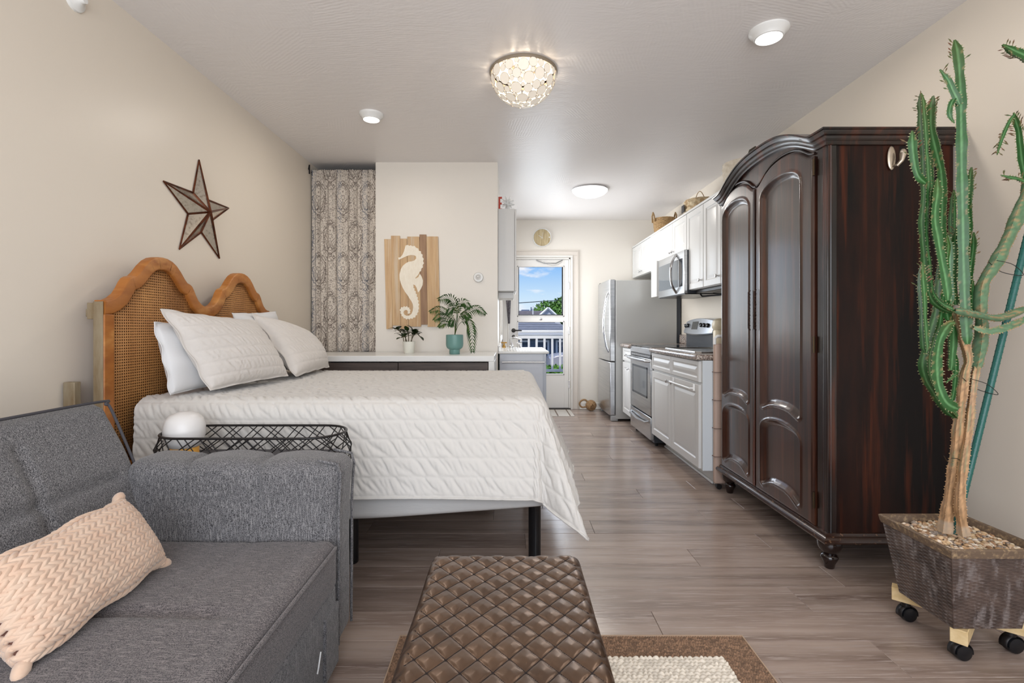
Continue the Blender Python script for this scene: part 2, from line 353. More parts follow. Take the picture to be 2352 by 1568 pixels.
mb = MB(); mb.lathe((.055, ys0, 1.05), [(.028, 0), (.028, -.012), (.018, -.016)], 18, 'y'); mb.tube([(.055, ys0-.01, 1.05), (.055, ys0-.05, 1.05), (.075, ys0-.055, 1.05), (.165, ys0-.05, 1.048)], .009, 8)
mb.lathe((.055, ys0, .965), [(.024, 0), (.024, -.012), (.01, -.016)], 18, 'y'); mb.build('door_handle', mat('dark_lever', (70, 68, 66), .3, .9), dr)
mb = MB(); mb.tube([(.36, ys0-.005, DZ-.03), (.46, ys0-.04, DZ-.075), (.62, ys0-.04, DZ-.075), (.71, ys0-.005, DZ-.03)], .007, 6)
mb.tube([W(1248+i*11, 601+ (9*(1-((i-2.)/2)**2)), ys0-.02) for i in range(5)], .0016, 5); mb.build('blind_cord_bracket', mat('grey_metal', (150, 150, 150), .4, .6), dr)
for z in (1.60, 1.0, .28): box('hinge', M_chrome, dr, DX1-.026, DX1-.010, YB-.012, YB+.02, z, z+.1, .002)
box('threshold', mat('dark_sill', (50, 46, 44), .5), dr, DX0, DX1, YB-.03, YB+.1, 0, .014, .003)
# ---------------------------------------------------------------- outside the back door
bal = struct(root('trim_1', (.4, 7.8, 0)))
box('balcony_deck', mat('deck_paint', (150, 150, 148), .7), bal, -1.5, 2.4, YB+.12, 7.95, -.12, -.03, 0)
box('handrail', M_white, bal, -1.5, 2.4, 7.76, 7.85, 1.00, 1.045, .006)
box('upper_rail', M_white, bal, -1.5, 2.4, 7.785, 7.825, .91, .975, .003)
box('lower_rail', M_white, bal, -1.5, 2.4, 7.785, 7.825, .385, .425, .003)
bo = MB().box(-.017, .017, -.017, .017, .42, .92).build('baluster', M_white, bal, bevel=.002)
bo.location = Vector((.06, 7.805, 0))-OFF[bal.name]; 
for v in bo.data.vertices: v.co += OFF[bal.name]
for i in range(-9, 14):
    if i == 0: continue
    c = bo.copy(); c.location = Vector((.06+i*.124, 7.805, 0))-OFF[bal.name]; COL.objects.link(c)
M_shing = mat('roof_shingle', (132, 136, 144), .9, c2=(108, 112, 122), vs=(3, 30, 30)); M_shing2 = mat('roof_shingle_brown', (120, 114, 116), .9, c2=(96, 92, 95), vs=(3, 30, 30))
M_sid = mat('blue_grey_siding', (108, 122, 138), .7, c2=(92, 106, 124), vs=(.5, .5, 22)); M_wing = mat('window_dark', (70, 84, 100), .1)
struct(box('floor_outside_ground', mat('street_asphalt', (120, 122, 124), .9, c2=(105, 108, 110)), None, -60, 60, 9, 140, -3.3, -3.2, 0))
def house(name, label, x0, x1, y0, y1, zg, ze, zr, wins, hip=1., wm=None, rm=None, group=None):
    r = root(name, ((x0+x1)/2, y0, zg), label, 'house', group)
    box('wall', wm or M_sid, r, x0, x1, y0, y1, zg, ze, 0)
    e = .5; ym = (y0+y1)/2; V = [(x0-e, y0-e, ze), (x1+e, y0-e, ze), (x1+e, y1+e, ze), (x0-e, y1+e, ze), (x0-e+hip, ym, zr), (x1+e-hip, ym, zr),
        (x0-e, y0-e, ze-.12), (x1+e, y0-e, ze-.12), (x1+e, y1+e, ze-.12), (x0-e, y1+e, ze-.12)]
    MB().add(V, [(0, 1, 5, 4), (1, 2, 5), (2, 3, 4, 5), (3, 0, 4), (6, 7, 1, 0), (7, 8, 2, 1), (8, 9, 3, 2), (9, 6, 0, 3), (9, 8, 7, 6)]).build('roof', rm or M_shing, r, ang=10)
    n = 9; mb = MB()
    for k in range(1, n):
        t = k/n; y_, z_ = y0-e+(ym-y0+e)*t, ze+(zr-ze)*t; mb.box(x0-e+hip*t, x1+e-hip*t, y_-.02, y_+.03, z_, z_+.045)
    o = mb.build('shingle_course', rm or M_shing, r); o['kind'] = 'stuff'
    box('fascia', M_white, r, x0-e, x1+e, y0-e-.04, y0-e, ze-.16, ze+.04, 0)
    for (wx, wz, ww, wh) in wins:
        f = MB(); t = .09
        for b in ((wx-t, wx, wz-t, wz+wh+t), (wx+ww, wx+ww+t, wz-t, wz+wh+t), (wx, wx+ww, wz-t, wz), (wx, wx+ww, wz+wh, wz+wh+t)): f.box(b[0], b[1], y0-.05, y0+.02, b[2], b[3])
        fo = f.build('window', M_white, r); box('pane', M_wing, fo, wx, wx+ww, y0-.02, y0, wz, wz+wh, 0)
    for k in range(6): box('corner_board' if k < 2 else 'siding_board', M_white if k < 2 else M_sid, r, *((x0 if k == 0 else x1-.15, x0+.15 if k == 0 else x1) if k < 2 else (x0, x1)), y0-.03, y0, *((zg, ze) if k < 2 else (ze-.3*(k-1), ze-.3*(k-1)+.03)), 0)
    return r
house('house', 'blue grey sided house with a low grey shingle roof just beyond the balcony railing', -3.2, 3.6, 24, 33, -3.2, .74, 1.75,
      [(.45, -1.0, .45, 1.35), (1.35, -.75, .5, 1.1), (2.35, -.75, .5, 1.1), (-.6, -1.0, .5, 1.3)], 3.0)
h2 = house('house', 'further house with a brown grey roof and white gable seen through the upper pane', -3, 3.6, 44, 52, -3.2, 1.25, 2.65, [], .4, mat('pale_siding', (190, 192, 196), .7), M_shing2)
h2.name = 'house.001'
mb = MB()
for s in (-1, 1): mb.tube([(3.4+s*1.3, 43.2, 1.55), (3.4, 43.2, 2.75)], .11, 4)
mb.build('gable_trim', M_white, h2); mb = MB(); mb.prism([(2.2, 1.3), (4.6, 1.3), (3.4, 2.7)], 'y', 43.3, 46); mb.build('gable_wall', mat('pale_siding'  , (190, 192, 196)), h2)
mb = MB(); mb.cyl((2.05, 42.8, 1.4), (2.05, 42.8, 2.9), .05, n=8); mb.cyl((2.2, 42.8, 1.2), (2.2, 42.8, 1.6), .09, n=8); mb.build('vent_pipe', M_white, h2)
r = root('building', (4, 90, -3), 'long low flat-roofed grey building on the skyline', 'building')
MB().box(1.8, 9, 88, 95, -3, 3.9).box(4, 8, 88, 95, 3.9, 4.3).box(2.2, 3.6, 88, 94, 3.9, 4.15).box(3.8, 4.0, 87.9, 88.2, 3.9, 4.6).build('wall', mat('far_facade', (112, 124, 146), .8), r)
box('parapet', mat('far_parapet', (92, 100, 120), .8), r, 1.7, 9.1, 87.9, 88, 3.8, 3.95, 0)
M_leafG = mat('tree_leaf', (98, 140, 48), .6, c2=(62, 104, 34), vs=(3, 3, 3)); M_bark = mat('bark', (92, 72, 55), .9)
for nm, lab, p, q_, Y, rr in (('power_line', 'thin dark overhead cable crossing the sky in the upper pane of the door', (1100, 702), (1400, 681), 18, .013), ('power_line', 'thin dark overhead cable passing low in front of the blue house', (1100, 785), (1400, 771), 12, .014)):
    A, B = W(p[0], p[1], Y), W(q_[0], q_[1], Y+1); d = (B-A)/(B.x-A.x); A2, B2 = A+d*(-6-A.x), B+d*(10-B.x); r2 = root(nm, (-6, Y, -3.2), lab, 'cable')
    MB().tube([A2.lerp(B2, t/12) for t in range(13)], rr, 6).build('wire', M_black, r2)
    for P_ in (A2, B2): MB().cyl((P_.x, P_.y, -3.2), (P_.x, P_.y, P_.z+.3), .12, n=10).build('pole', M_bark, r2)
def foliage(c, R, n, s, sc=(1, 1, 1)):
    mb = MB(); V = []; Fc = []
    for i in range(n):
        d = Vector(rng.normal(size=3)); d.normalize(); rad = rng.uniform(.55, 1)**.5; p = Vector((d.x*R*sc[0], d.y*R*sc[1], d.z*R*sc[2]))*rad+Vector(c)
        a = Vector(rng.normal(size=3)); a.normalize(); b_ = a.cross(d); 
        if b_.length < 1e-3: continue
        b_.normalize(); ss = s*rng.uniform(.6, 1.3); k = len(V); V += [p-a*ss, p+b_*ss*.5, p+a*ss, p-b_*ss*.5]; Fc.append((k, k+1, k+2, k+3))
    return mb.add(V, Fc)
def tree(name, label, c, R, h, zg, n, s, group=None, sc=(1, 1, 1), cat='tree'):
    r = root(name, (c[0], c[1], zg), label, cat, group)
    for k in range(4): foliage((c[0]+rng.uniform(-.6, .6)*R, c[1]+rng.uniform(-.3, .3)*R, h+rng.uniform(-.25, .3)*R), R*rng.uniform(.5, .8), n//4, s, sc).build('crown', M_leafG, r)
    MB().tube([(c[0], c[1], zg), (c[0], c[1], h-R*.3)], [R*.09, R*.05], 8).build('trunk', M_bark, r)
tree('leafy_tree', 'bright green tree rising behind the brown roofed house', (5.4, 58, 0), 2.6, 2.2, -3.2, 5200, .22)
tree('shrub', 'light green bush below the balcony railing, nearer the door handle side', (.80, 11.0, 0), .50, -.05, -3.2, 2600, .07, 'garden bushes under the balcony', (1, 1, 1.1), 'bush')
tree('shrub', 'light green bush below the balcony railing, nearer the door hinges', (1.95, 11.4, 0), .50, -.02, -3.2, 2600, .07, 'garden bushes under the balcony', (1, 1, 1.1), 'bush')
# parked car
CZ = -.78
cr_ = root('parked_car', (3.6, 18, CZ), 'pale parked car with dark windows on the street below the balcony', 'car')
M_car = mat('car_paint', (150, 148, 154), .25, coat=.6)
prof = [(0, .25), (0, .75), (.25, .85), (1.0, .92), (1.6, 1.38), (2.9, 1.42), (3.6, .98), (4.2, .9), (4.3, .3)]
MB().prism([(1.45+p[0], CZ+p[1]) for p in prof], 'y', 17.6, 19.2).build('body', M_car, cr_, bevel=.05)
MB().prism([(1.45+p[0], CZ+p[1]) for p in [(1.15, .95), (1.65, 1.33), (2.85, 1.36), (3.4, 1.0)]], 'y', 17.58, 19.22).build('window', M_black, cr_)
for x in (2.3, 4.9):
    MB().lathe((x, 17.58, CZ+.31), [(.31, 0), (.31, .2)], 18, 'y').build('wheel', M_black, cr_)
MB().box(-20, 20, 16.2, 22, -3.2, CZ-.002).build('floor_outside_street', mat('street_asphalt', (1, 1, 1)))
struct(bpy.data.objects['floor_outside_street'])
# ================================================================ CEILING LIGHTS
def ceil_pt(px, py): Y = (H-EYE)*F/(CY-py); return (px-CX)/F*Y, Y
M_lit = mat('lit_diffuser', (255, 255, 255), .4, emit=(255, 250, 242), es=3.2); M_dif = mat('lit_dome', (255, 255, 255), .4, emit=(255, 251, 246), es=1.15)
for i, (px, py, R, lab) in enumerate(((853, 262, .080, 'small round white disc ceiling light nearer the paisley curtain'), (1766, 70, .090, 'small round white disc ceiling light nearer the tall cactus'))):
    x, y = ceil_pt(px, py); r = root('disc_light', (x, y, H), lab, 'ceiling light', 'flush disc ceiling lights')
    MB().lathe((x, y, H), [(R*.6, 0), (R, 0), (R, -.006), (R*.92, -.016), (R*.80, -.024), (R*.72, -.038), (R*.66, -.040), (R*.64, -.030)], 40, caps=False).build('trim_ring', M_white, r)
    MB().lathe((x, y, H-.028), [(.0005, -.009), (R*.4, -.008), (R*.655, -.002)], 40, caps=False).build('diffuser', M_lit, r)
    lamp('disc_lamp', 'AREA', (x, y, H-.05), 5, (1, .93, .84), (0, 0, 0), R*1.3)
x, y = ceil_pt(1355, 434); r = root('dome_light', (x, y, H), 'frosted white dome ceiling light in the kitchen', 'ceiling light')
MB().lathe((x, y, H), [(.10, 0), (.185, 0), (.188, -.014), (.175, -.018)], 48, caps=False).build('base_ring', M_chrome, r)
MB().lathe((x, y, H-.016), [(.182, 0), (.178, -.014), (.15, -.038), (.1, -.058), (.05, -.068), (.0005, -.071)], 48, caps=False).build('dome_diffuser', M_dif, r)
lamp('dome_lamp', 'AREA', (x, y, H-.10), 13, (1, .95, .88), (0, 0, 0), .34)
# capiz bowl light
cx, cy = ceil_pt(1202, 164); r = root('capiz_bowl_light', (cx, cy, H), 'bowl shaped ceiling light of round shell discs in wire rings', 'ceiling light')
R = .181; zt = H-.012; M_capiz = mat('capiz_shell', (226, 216, 200), .5, emit=(255, 246, 234), es=.24); M_gold = mat('champagne_metal', (156, 144, 128), .4, .4)
MB().lathe((cx, cy, H), [(R*.93, 0), (R*1.03, 0), (R*1.05, -.008), (R*1.0, -.018), (R*.94, -.016)], 56, caps=False).build('rim', M_gold, r)
MB().lathe((cx, cy, H), [(.001, -.004), (.08, -.006), (.085, -.002)], 32, caps=False).build('canopy', M_gold, r)
pts = []; tries = 0; DZs = .95
for rad in [.031]*60+[.025]*260+[.0185]*900+[.0135]*2500+[.010]*1500:
    for _ in range(6):
        t = rng.uniform(0, 2*PI); ph = rng.uniform(.02, 1); el = math.acos(ph)   # el from bottom
        d = Vector((math.sin(el)*math.cos(t), math.sin(el)*math.sin(t), -math.cos(el)*DZs)); p = d*R
        if -p.z < rad*.85: continue
        if all((p-q_[0]).length > (rad+q_[1])*.93 for q_ in pts): pts.append((p, rad)); break
    if len(pts) > 230: break
wire = MB(); base = None
for p, rad in pts:
    n = Vector((p.x, p.y, p.z/DZs/DZs)).normalized(); M = n.to_track_quat('Z', 'Y').to_matrix().to_4x4()
    if base is None:
        base = MB().lathe((0, 0, 0), [(.0005, -.0007), (1, -.0007), (1, .0007), (.0005, .0007)], 20, caps=False).build('shell_disc', M_capiz, None, ang=60); o = base; o.parent = r
    else: o = base.copy(); COL.objects.link(o)
    M.translation = Vector((0, 0, -.014))+p; o.matrix_local = M @ Matrix.Diagonal((rad*.93, rad*.93, 1, 1))
    a, b_ = M.to_3x3() @ Vector((1, 0, 0)), M.to_3x3() @ Vector((0, 1, 0)); c0 = Vector((cx, cy, zt-.002))+p
    wire.tube([c0+(a*math.cos(k*PI/8)+b_*math.sin(k*PI/8))*rad*.97 for k in range(16)], .0011, 5, closed=True)
wire.build('wire_rings', M_gold, r)
M_bulb = mat('bulb', (255, 255, 255), .4, emit=(255, 240, 215), es=3)
for k in range(4):
    a = PI/4+k*PI/2; p = (cx+.075*math.cos(a), cy+.075*math.sin(a), H-.06); b_ = MB().ball(p, .019, 12).build('bulb', M_bulb, r)
    MB().cyl((p[0], p[1], H-.006), (p[0], p[1], H-.044), .010, n=10).build('socket', M_gold, b_)
    lamp('capiz_lamp', 'POINT', (p[0], p[1], H-.095), 1.0, (1, .88, .72), radius=.03)
# wall sensor at the top left
p = W(171, -6, 1.96); r = root('wall_sprinkler', (XL, 1.96, p.z), 'white round sprinkler head high on the cream wall, cut by the top edge', 'sprinkler')
MB().lathe((XL, 1.962, 2.40), [(.043, 0), (.041, .010), (.026, .018), (.014, .03), (.012, .045)], 28, 'x').build('escutcheon', M_white, r)
# ================================================================ CURTAIN
def draw(img, pts, th, col, sc, closed=False):
    pts = [np.array(p)*sc for p in pts]; n = len(pts)
    Hh, Ww = img.shape[:2]
    for i in range(n if closed else n-1):
        a, b_ = pts[i], pts[(i+1) % n]; L = max(1, int(np.linalg.norm(b_-a)*2))
        for t in range(L+1):
            p = a+(b_-a)*t/L; r_ = th*sc; x0, x1 = int(p[0]-r_-1), int(p[0]+r_+2); y0_, y1 = int(p[1]-r_-1), int(p[1]+r_+2)
            for yy in range(y0_, y1):
                for xx in range(x0, x1):
                    if (xx-p[0])**2+(yy-p[1])**2 <= r_*r_: img[yy % Hh, xx % Ww] = col
TW, TH = .26, .62; S = 700.; img = np.zeros((int(TH*S), int(TW*S)), float)
def curve(P, n=24):
    P = [np.array(p, float) for p in P]; out = []
    for i in range(len(P)-1):
        p0, p1, p2, p3 = P[max(i-1, 0)], P[i], P[i+1], P[min(i+2, len(P)-1)]
        for k in range(n):
            t = k/n; out.append(.5*((2*p1)+(-p0+p2)*t+(2*p0-5*p1+4*p2-p3)*t*t+(-p0+3*p1-3*p2+p3)*t**3))
    out.append(P[-1]); return out
def motif(cx_, cy_):
    def both(P, th, c, closed=False, n=8):
        for s in (-1, 1): draw(img, [(cx_+s*p[0], cy_+p[1]) for p in curve(P, n)], th, c, S, closed)
    both([(0, .150), (.016, .138), (.034, .142), (.048, .120), (.064, .10), (.074, .05), (.070, .0), (.056, -.07), (.030, -.09), (.012, -.105), (0, -.12)], .0026, 1.)
    both([(0, .052), (.008, .060), (.018, .052), (.012, .040), (.020, .030), (.006, .028), (0, .018)], .0018, .9)
    both([(0, .012), (.006, .0), (0, -.012)], .0016, .8)
    both([(.022, .08), (.034, .088), (.044, .076), (.036, .066), (.026, .072)], .0014, .8)
    both([(.010, .126), (.028, .128), (.040, .104), (.052, .085), (.058, .045), (.050, .0)], .0013, .8)
    both([(.018, .118), (.026, .124), (.034, .116), (.032, .106), (.024, .108), (.026, .114)], .0016, .9)
    for j in range(9): both([(.068+.004*math.sin(j), .13-j*.032), (.073, .122-j*.032), (.069, .114-j*.032)], .0022, 1., n=4)
    for j in range(7): both([(.008+.005*j, -.05-.006*(j % 3)), (.011+.005*j, -.058-.006*(j % 3)), (.007+.005*j, -.064-.006*(j % 3))], .0015, .9, n=3)
    draw(img, [(cx_, cy_+.098), (cx_+.005, cy_+.09), (cx_, cy_+.082), (cx_-.005, cy_+.09), (cx_, cy_+.098)], .0014, .8, S)
    both([(.004, -.050), (.008, -.016), (.024, .012), (.046, .034), (.056, .056), (.062, .050), (.060, .020), (.054, -.012), (.042, -.044), (.024, -.062), (.010, -.062), (.004, -.050)], 0.0020, 1.)   # paisley
    both([(.016, -.040), (.018, -.022), (.032, -.004), (.046, .014), (.046, -.010), (.036, -.034), (.024, -.046), (.016, -.040)], 0.0016, .8)
    both([(0, -.085), (.02, -.07), (.035, -.085), (.05, -.075), (.06, -.1), (.055, -.13), (.035, -.15), (.02, -.17), (0, -.175)], 0.0018, .9)
    both([(0, -.10), (.012, -.112), (.008, -.13), (0, -.135)], 0.0024, 1.)
    both([(.016, -.14), (.03, -.128), (.042, -.14), (.03, -.15), (.016, -.14)], 0.0020, 1.)
    both([(0, .16), (.014, .15), (.02, .165), (.012, .178), (0, .185)], 0.0024, 1.)
    both([(.022, .15), (.035, .145), (.04, .158), (.03, .166), (.024, .158)], 0.0016, .9)
    for k in range(26):
        a = k/26*2*PI; x_, y_ = .075*math.cos(a), .15*math.sin(a)+.02
        draw(img, curve([(cx_+x_, cy_+y_), (cx_+x_*1.08+.004, cy_+y_*1.05), (cx_+x_*1.12, cy_+y_*1.08+.006)], 4), .0012, .9, S)
motif(.065, .14); motif(.195, .42)
for k in range(2600):
    x_, y_ = rng.uniform(0, TW), rng.uniform(0, TH)
    d1 = min(abs((x_-.065+TW/2) % TW-TW/2)/.062+abs((y_-.17+TH/2) % TH-TH/2)/.12, abs((x_-.195+TW/2) % TW-TW/2)/.062+abs((y_-.45+TH/2) % TH-TH/2)/.12)
    if d1 < .95 and rng.uniform() < .72: continue
    a = rng.uniform(0, 2*PI); l = rng.uniform(.002, .0075)
    draw(img, [(x_, y_), (x_+l*math.cos(a), y_+l*math.sin(a)), (x_+l*math.cos(a)+l*.6*math.sin(a), y_+l*math.sin(a)-l*.6*math.cos(a))], .0011, rng.uniform(.5, 1), S)
cur = root('curtain', (-1.45, 4.28, .9), 'full length beige curtain with brown paisley print closing the alcove', 'curtain')
nu, nv = 400, 620; cw = .66; z0c, z1c = .884, 2.466
uu = np.linspace(0, cw, nu); ss = np.linspace(0, 1, nv)
folds = [(.02, .014), (.075, .040), (.15, .022), (.235, .010), (.36, .018), (.45, .022), (.575, .045), (.62, .014)]
Uc, Sc_ = np.meshgrid(uu, ss, indexing='ij'); X = XL+.012+(Uc/cw)*(.575-.014)
dep = np.zeros_like(Uc)
for c_, a_ in folds: dep += a_*np.exp(-((Uc-c_-.006*np.sin(Sc_*4+c_*30))/.016)**2)
dep += .010*np.sin(Uc*2*PI/.105+.6*np.sin(Sc_*3))
dep *= np.clip((1-Sc_)*4+.25, 0, 1)
gath = np.exp(-((1-Sc_)/.045)**2); dep += gath*.007*np.sin(Uc*2*PI/.021+1.5*np.sin(Uc*40))
dep += .0035*np.sin(Uc*2*PI/.027)*np.clip(Sc_*1.4-.75, 0, 1)
Z = z0c+(z1c-z0c)*Sc_; Z[:, -1] += .004*np.sin(uu*300)
P = np.stack([X, 4.285+dep, Z], -1)
vx = (uu[:, None]*1.02 % TW*S).astype(int) % img.shape[1]; vy = (((Z-z0c)+.08) % TH*S).astype(int) % img.shape[0]
ink = img[vy, np.broadcast_to(vx, vy.shape)]
base_c = np.array(lin((208, 198, 186))[:3]); ink_c = np.array(lin((70, 54, 48))[:3]); ink2 = np.array(lin((84, 90, 104))[:3])
blu = (np.sin(Uc*2*PI/.26+1.0) > .82)[..., None]; IC = np.where(blu, ink2, ink_c)
colr = base_c*(1-ink[..., None]*.95)+IC*ink[..., None]*.95
MB().grid(P).build('curtain_cloth', vcol_mat('paisley_cloth', .9, .2), cur, ang=180, col=colr.reshape(-1, 3))
MB().tube([(XL+.001, 4.305, 2.452), (-1.165, 4.305, 2.452)], .006, 10).tube([(XL+.005, 4.24, 2.455), (XL+.005, 4.255, 2.50), (XL+.008, 4.25, 2.42)], .006, 6).build('curtain_rod', M_bmetal, cur)
# ================================================================ WALL STAR
st = root('wall_star', (XL, 2.70, 1.65), 'five pointed star with copper edges and aged mirror facets on the cream wall', 'wall decoration')
def LW(px, py):
    Y = -XL*F/(CX-px); return np.array([Y, EYE-(py-CY)/F*Y])
S1 = lambda x, y: (340+x/5.6, 340+y/5.6)
tips = [LW(*S1(*p)) for p in ((647, 150), (1030, 772), (910, 1418), (393, 1300), (188, 425))]
cen = np.array([np.mean([t[0] for t in tips]), np.mean([t[1] for t in tips])]); cen = LW(*S1(735, 800))
vals = [LW(*S1(*p)) for p in ((745, 660), (800, 940), (675, 1080), (505, 845), (570, 575))]
cen = np.mean(np.array(vals), 0)
M_cop = mat('copper_edge', (112, 62, 38), .35, .65, c2=(70, 38, 24), vs=(30, 30, 30)); M_mir = mat('aged_mirror', (205, 198, 186), .16, .85, c2=(150, 140, 128), vs=(60, 60, 60), vr=(.5, .75))
hgt = .062; C3 = Vector((XL+hgt, cen[0], cen[1])); fr = MB()
def v3(p, x=.004): return Vector((XL+x, p[0], p[1]))
for i in range(5):
    T = v3(tips[i]); 
    for j, V_ in ((0, v3(vals[i])), (1, v3(vals[i-1]))):
        tri = [T, V_, C3]; g = sum(tri, Vector())/3; nn = (tri[1]-tri[0]).cross(tri[2]-tri[0]).normalized()
        if nn.x < 0: nn = -nn
        f = MB(); q_ = [p.lerp(g, .06)-nn*.001 for p in tri]; q2 = [p-nn*.002 for p in q_]; f.add(q_+q2, [(0, 1, 2), (5, 4, 3), (0, 3, 4, 1), (1, 4, 5, 2), (2, 5, 3, 0)]); f.build('mirror_facet', M_mir, st, ang=10)
        fr.tube([T, V_], [.0045, .0065], 4)
    fr.tube([T, C3], [.004, .0075], 4)
    fr.tube([v3(vals[i]), C3], .006, 4)
fr.build('copper_frame', M_cop, st, ang=20)
# ================================================================ SEAHORSE ART, DETECTOR, CLOCK
ya = YP; A_ = lambda x, y: W(870+x/5.058, 520+y/5.058, ya)
art = root('seahorse_sign', tuple(A_(390, 650)), 'pale wood plank sign painted with a cream seahorse above the console', 'wall art')
M_aw = mat('sign_wood', (206, 174, 134), .7, c2=(186, 150, 112), vs=(45, 5, 3), vr=(.35, .7), c3=(206, 186, 160), s3=(30, 4, 1.4), obrand=.035); M_aw2 = mat('sign_wood_dark', (164, 132, 104), .7, c2=(140, 110, 88), vs=(45, 5, 3), obrand=.05)
for k, (a, b_, a2, b2, t, bt, mm, th) in enumerate(((68, 150, 93, 165, 150, 1190, M_aw, .018), (147, 250, 165, 257, 112, 1150, M_aw, .021), (250, 331, 257, 351, 145, 1188, M_aw, .018), (333, 476, 352, 496, 122, 1163, M_aw, .021), (476, 556, 494, 571, 97, 1140, M_aw2, .019), (556, 693, 571, 716, 120, 1165, M_aw, .020))):
    q_ = [A_(a+1, t), A_(b_-1, t), A_(b2-1, bt), A_(a2+1, bt)]; f = MB()
    f.prism([(p.x, p.z) for p in q_], 'y', ya-th, ya-.002); f.build('plank', mm, art, bevel=.0015)
SH = [(232,365),(255,362),(280,335),(300,290),(312,245),(318,225),(345,218),(360,230),(375,222),(400,235),(420,228),(438,250),(465,262),(470,285),(495,292),(497,320),(515,330),(512,360),(528,380),(518,405),(530,430),(515,450),(518,478),(500,492),(496,520),(478,530),(475,545),(458,570),(430,600),(432,608),(465,590),(478,560),(488,558),(505,590),(518,630),(515,680),(495,725),(475,755),(460,768),(455,745),(445,715),(428,685),(405,675),(410,695),(408,715),(422,722),(420,745),(436,755),(434,780),(450,790),(446,815),(460,825),(455,850),(470,865),(462,890),(475,905),(466,930),(474,950),(464,972),(468,992),(452,1005),(452,1028),(435,1035),(430,1058),(410,1056),(395,1075),(378,1065),(360,1082),(345,1070),(325,1082),(315,1066),(295,1066),(290,1048),(270,1040),(272,1022),(255,1008),(262,990),(248,970),(262,955),(265,938),(285,940),(300,926),(315,936),(332,926),(345,940),(362,942),(362,960),(376,970),(368,985),(372,1003),(358,1012),(345,1014),(340,1008),(346,990),(335,972),(318,970),(300,980),(292,1000),(305,1025),(330,1037),(360,1035),(385,1015),(400,980),(405,940),(400,900),(385,870),(365,840),(340,800),(310,760),(285,715),(262,660),(248,610),(246,560),(262,500),(285,460),(320,430),(355,412),(390,408),(420,398),(440,375),(438,350),(415,338),(380,335),(345,342),(300,362),(262,380),(238,390)]
f = MB(); f.prism([(A_(*p).x, A_(*p).z) for p in SH], 'y', ya-.0222, ya-.0185); f.build('painted_seahorse', mat('cream_paint', (240, 232, 216), .7, c2=(234, 224, 206), vs=(60, 60, 20)), art, ang=20)
p = W(1099, 637, YP); r = root('wall_sensor', tuple(p), 'round white sensor on the partition wall, right of the seahorse sign', 'sensor')
MB().lathe((p.x, YP, p.z), [(.044, 0), (.044, -.012), (.038, -.022), (.026, -.024)], 36, 'y').build('housing', M_white, r)
MB().lathe((p.x, YP, p.z), [(.025, -.024), (.024, -.030), (.018, -.031), (.016, -.027), (.0005, -.033)], 28, 'y', caps=False).build('lens', mat('grey_lens', (205, 203, 200), .2), r)
p = W(1245, 546, YB); r = root('wall_clock', tuple(p), 'round clock with pale wood face and thin white rim above the back door', 'clock'); R = .124
MB().lathe((p.x, YB, p.z), [(R, 0), (R, -.03), (R-.004, -.034), (R-.010, -.03), (R-.011, -.012)], 48, 'y', caps=False).build('rim', M_white, r)
MB().lathe((p.x, YB, p.z), [(.0005, -.012), (R-.009, -.012)], 48, 'y', caps=False).build('clock_face', mat('clock_wood', (206, 190, 154), .6, c2=(166, 146, 108), vs=(60, 5, 6)), r)
for (dx, dz, wd) in ((-.047, .030, .0028), (.014, .072, .0018)):
    MB().tube([(p.x-dx*.25, YB-.016, p.z-dz*.25), (p.x+dx, YB-.016, p.z+dz)], wd, 6).build('clock_hand', M_white, r)
MB().lathe((p.x, YB, p.z), [(.006, -.012), (.006, -.019), (.0005, -.019)], 12, 'y').build('hub', M_white, r)
MB().lathe((p.x+.098, YB, p.z+.006), [(.009, -.012), (.009, -.015), (.0005, -.015)], 12, 'y').build('dial_dot', M_white, r)
# ================================================================ CONSOLE AND ITS PLANTS
cn = root('console', (-.7, 3.96, 0), 'low white console with dark brown drawer fronts behind the bed', 'console')
cx0, cx1, cy0, cy1, ct = -1.72, -.112, 3.655, 4.265, .883
M_dk = mat('dark_drawer', (84, 72, 66), .45, c2=(62, 52, 48), vs=(4, 60, 60), vr=(.35, .65))
box('top', M_white, cn, cx0, cx1, cy0, cy1, ct-.043, ct, .004); box('side_panel', M_white, cn, cx1-.043, cx1, cy0, cy1, 0, ct-.043, .003); box('side_panel', M_white, cn, cx0, cx0+.043, cy0, cy1, 0, ct-.043, .003)
box('back_panel', M_white, cn, cx0+.043, cx1-.043, cy1-.02, cy1, .05, ct-.043, 0); box('bottom_panel', M_white, cn, cx0+.043, cx1-.043, cy0+.02, cy1-.02, .06, .10, 0)
xm = (915-CX)/F*3.67
for (a, b_) in ((cx0+.047, xm-.002), (xm+.002, cx1-.047)):
    for (z0, z1) in ((.62, .832), (.37, .612), (.11, .362)): box('drawer', M_dk, cn, a, b_, cy0+.006, cy0+.03, z0, z1, .002)
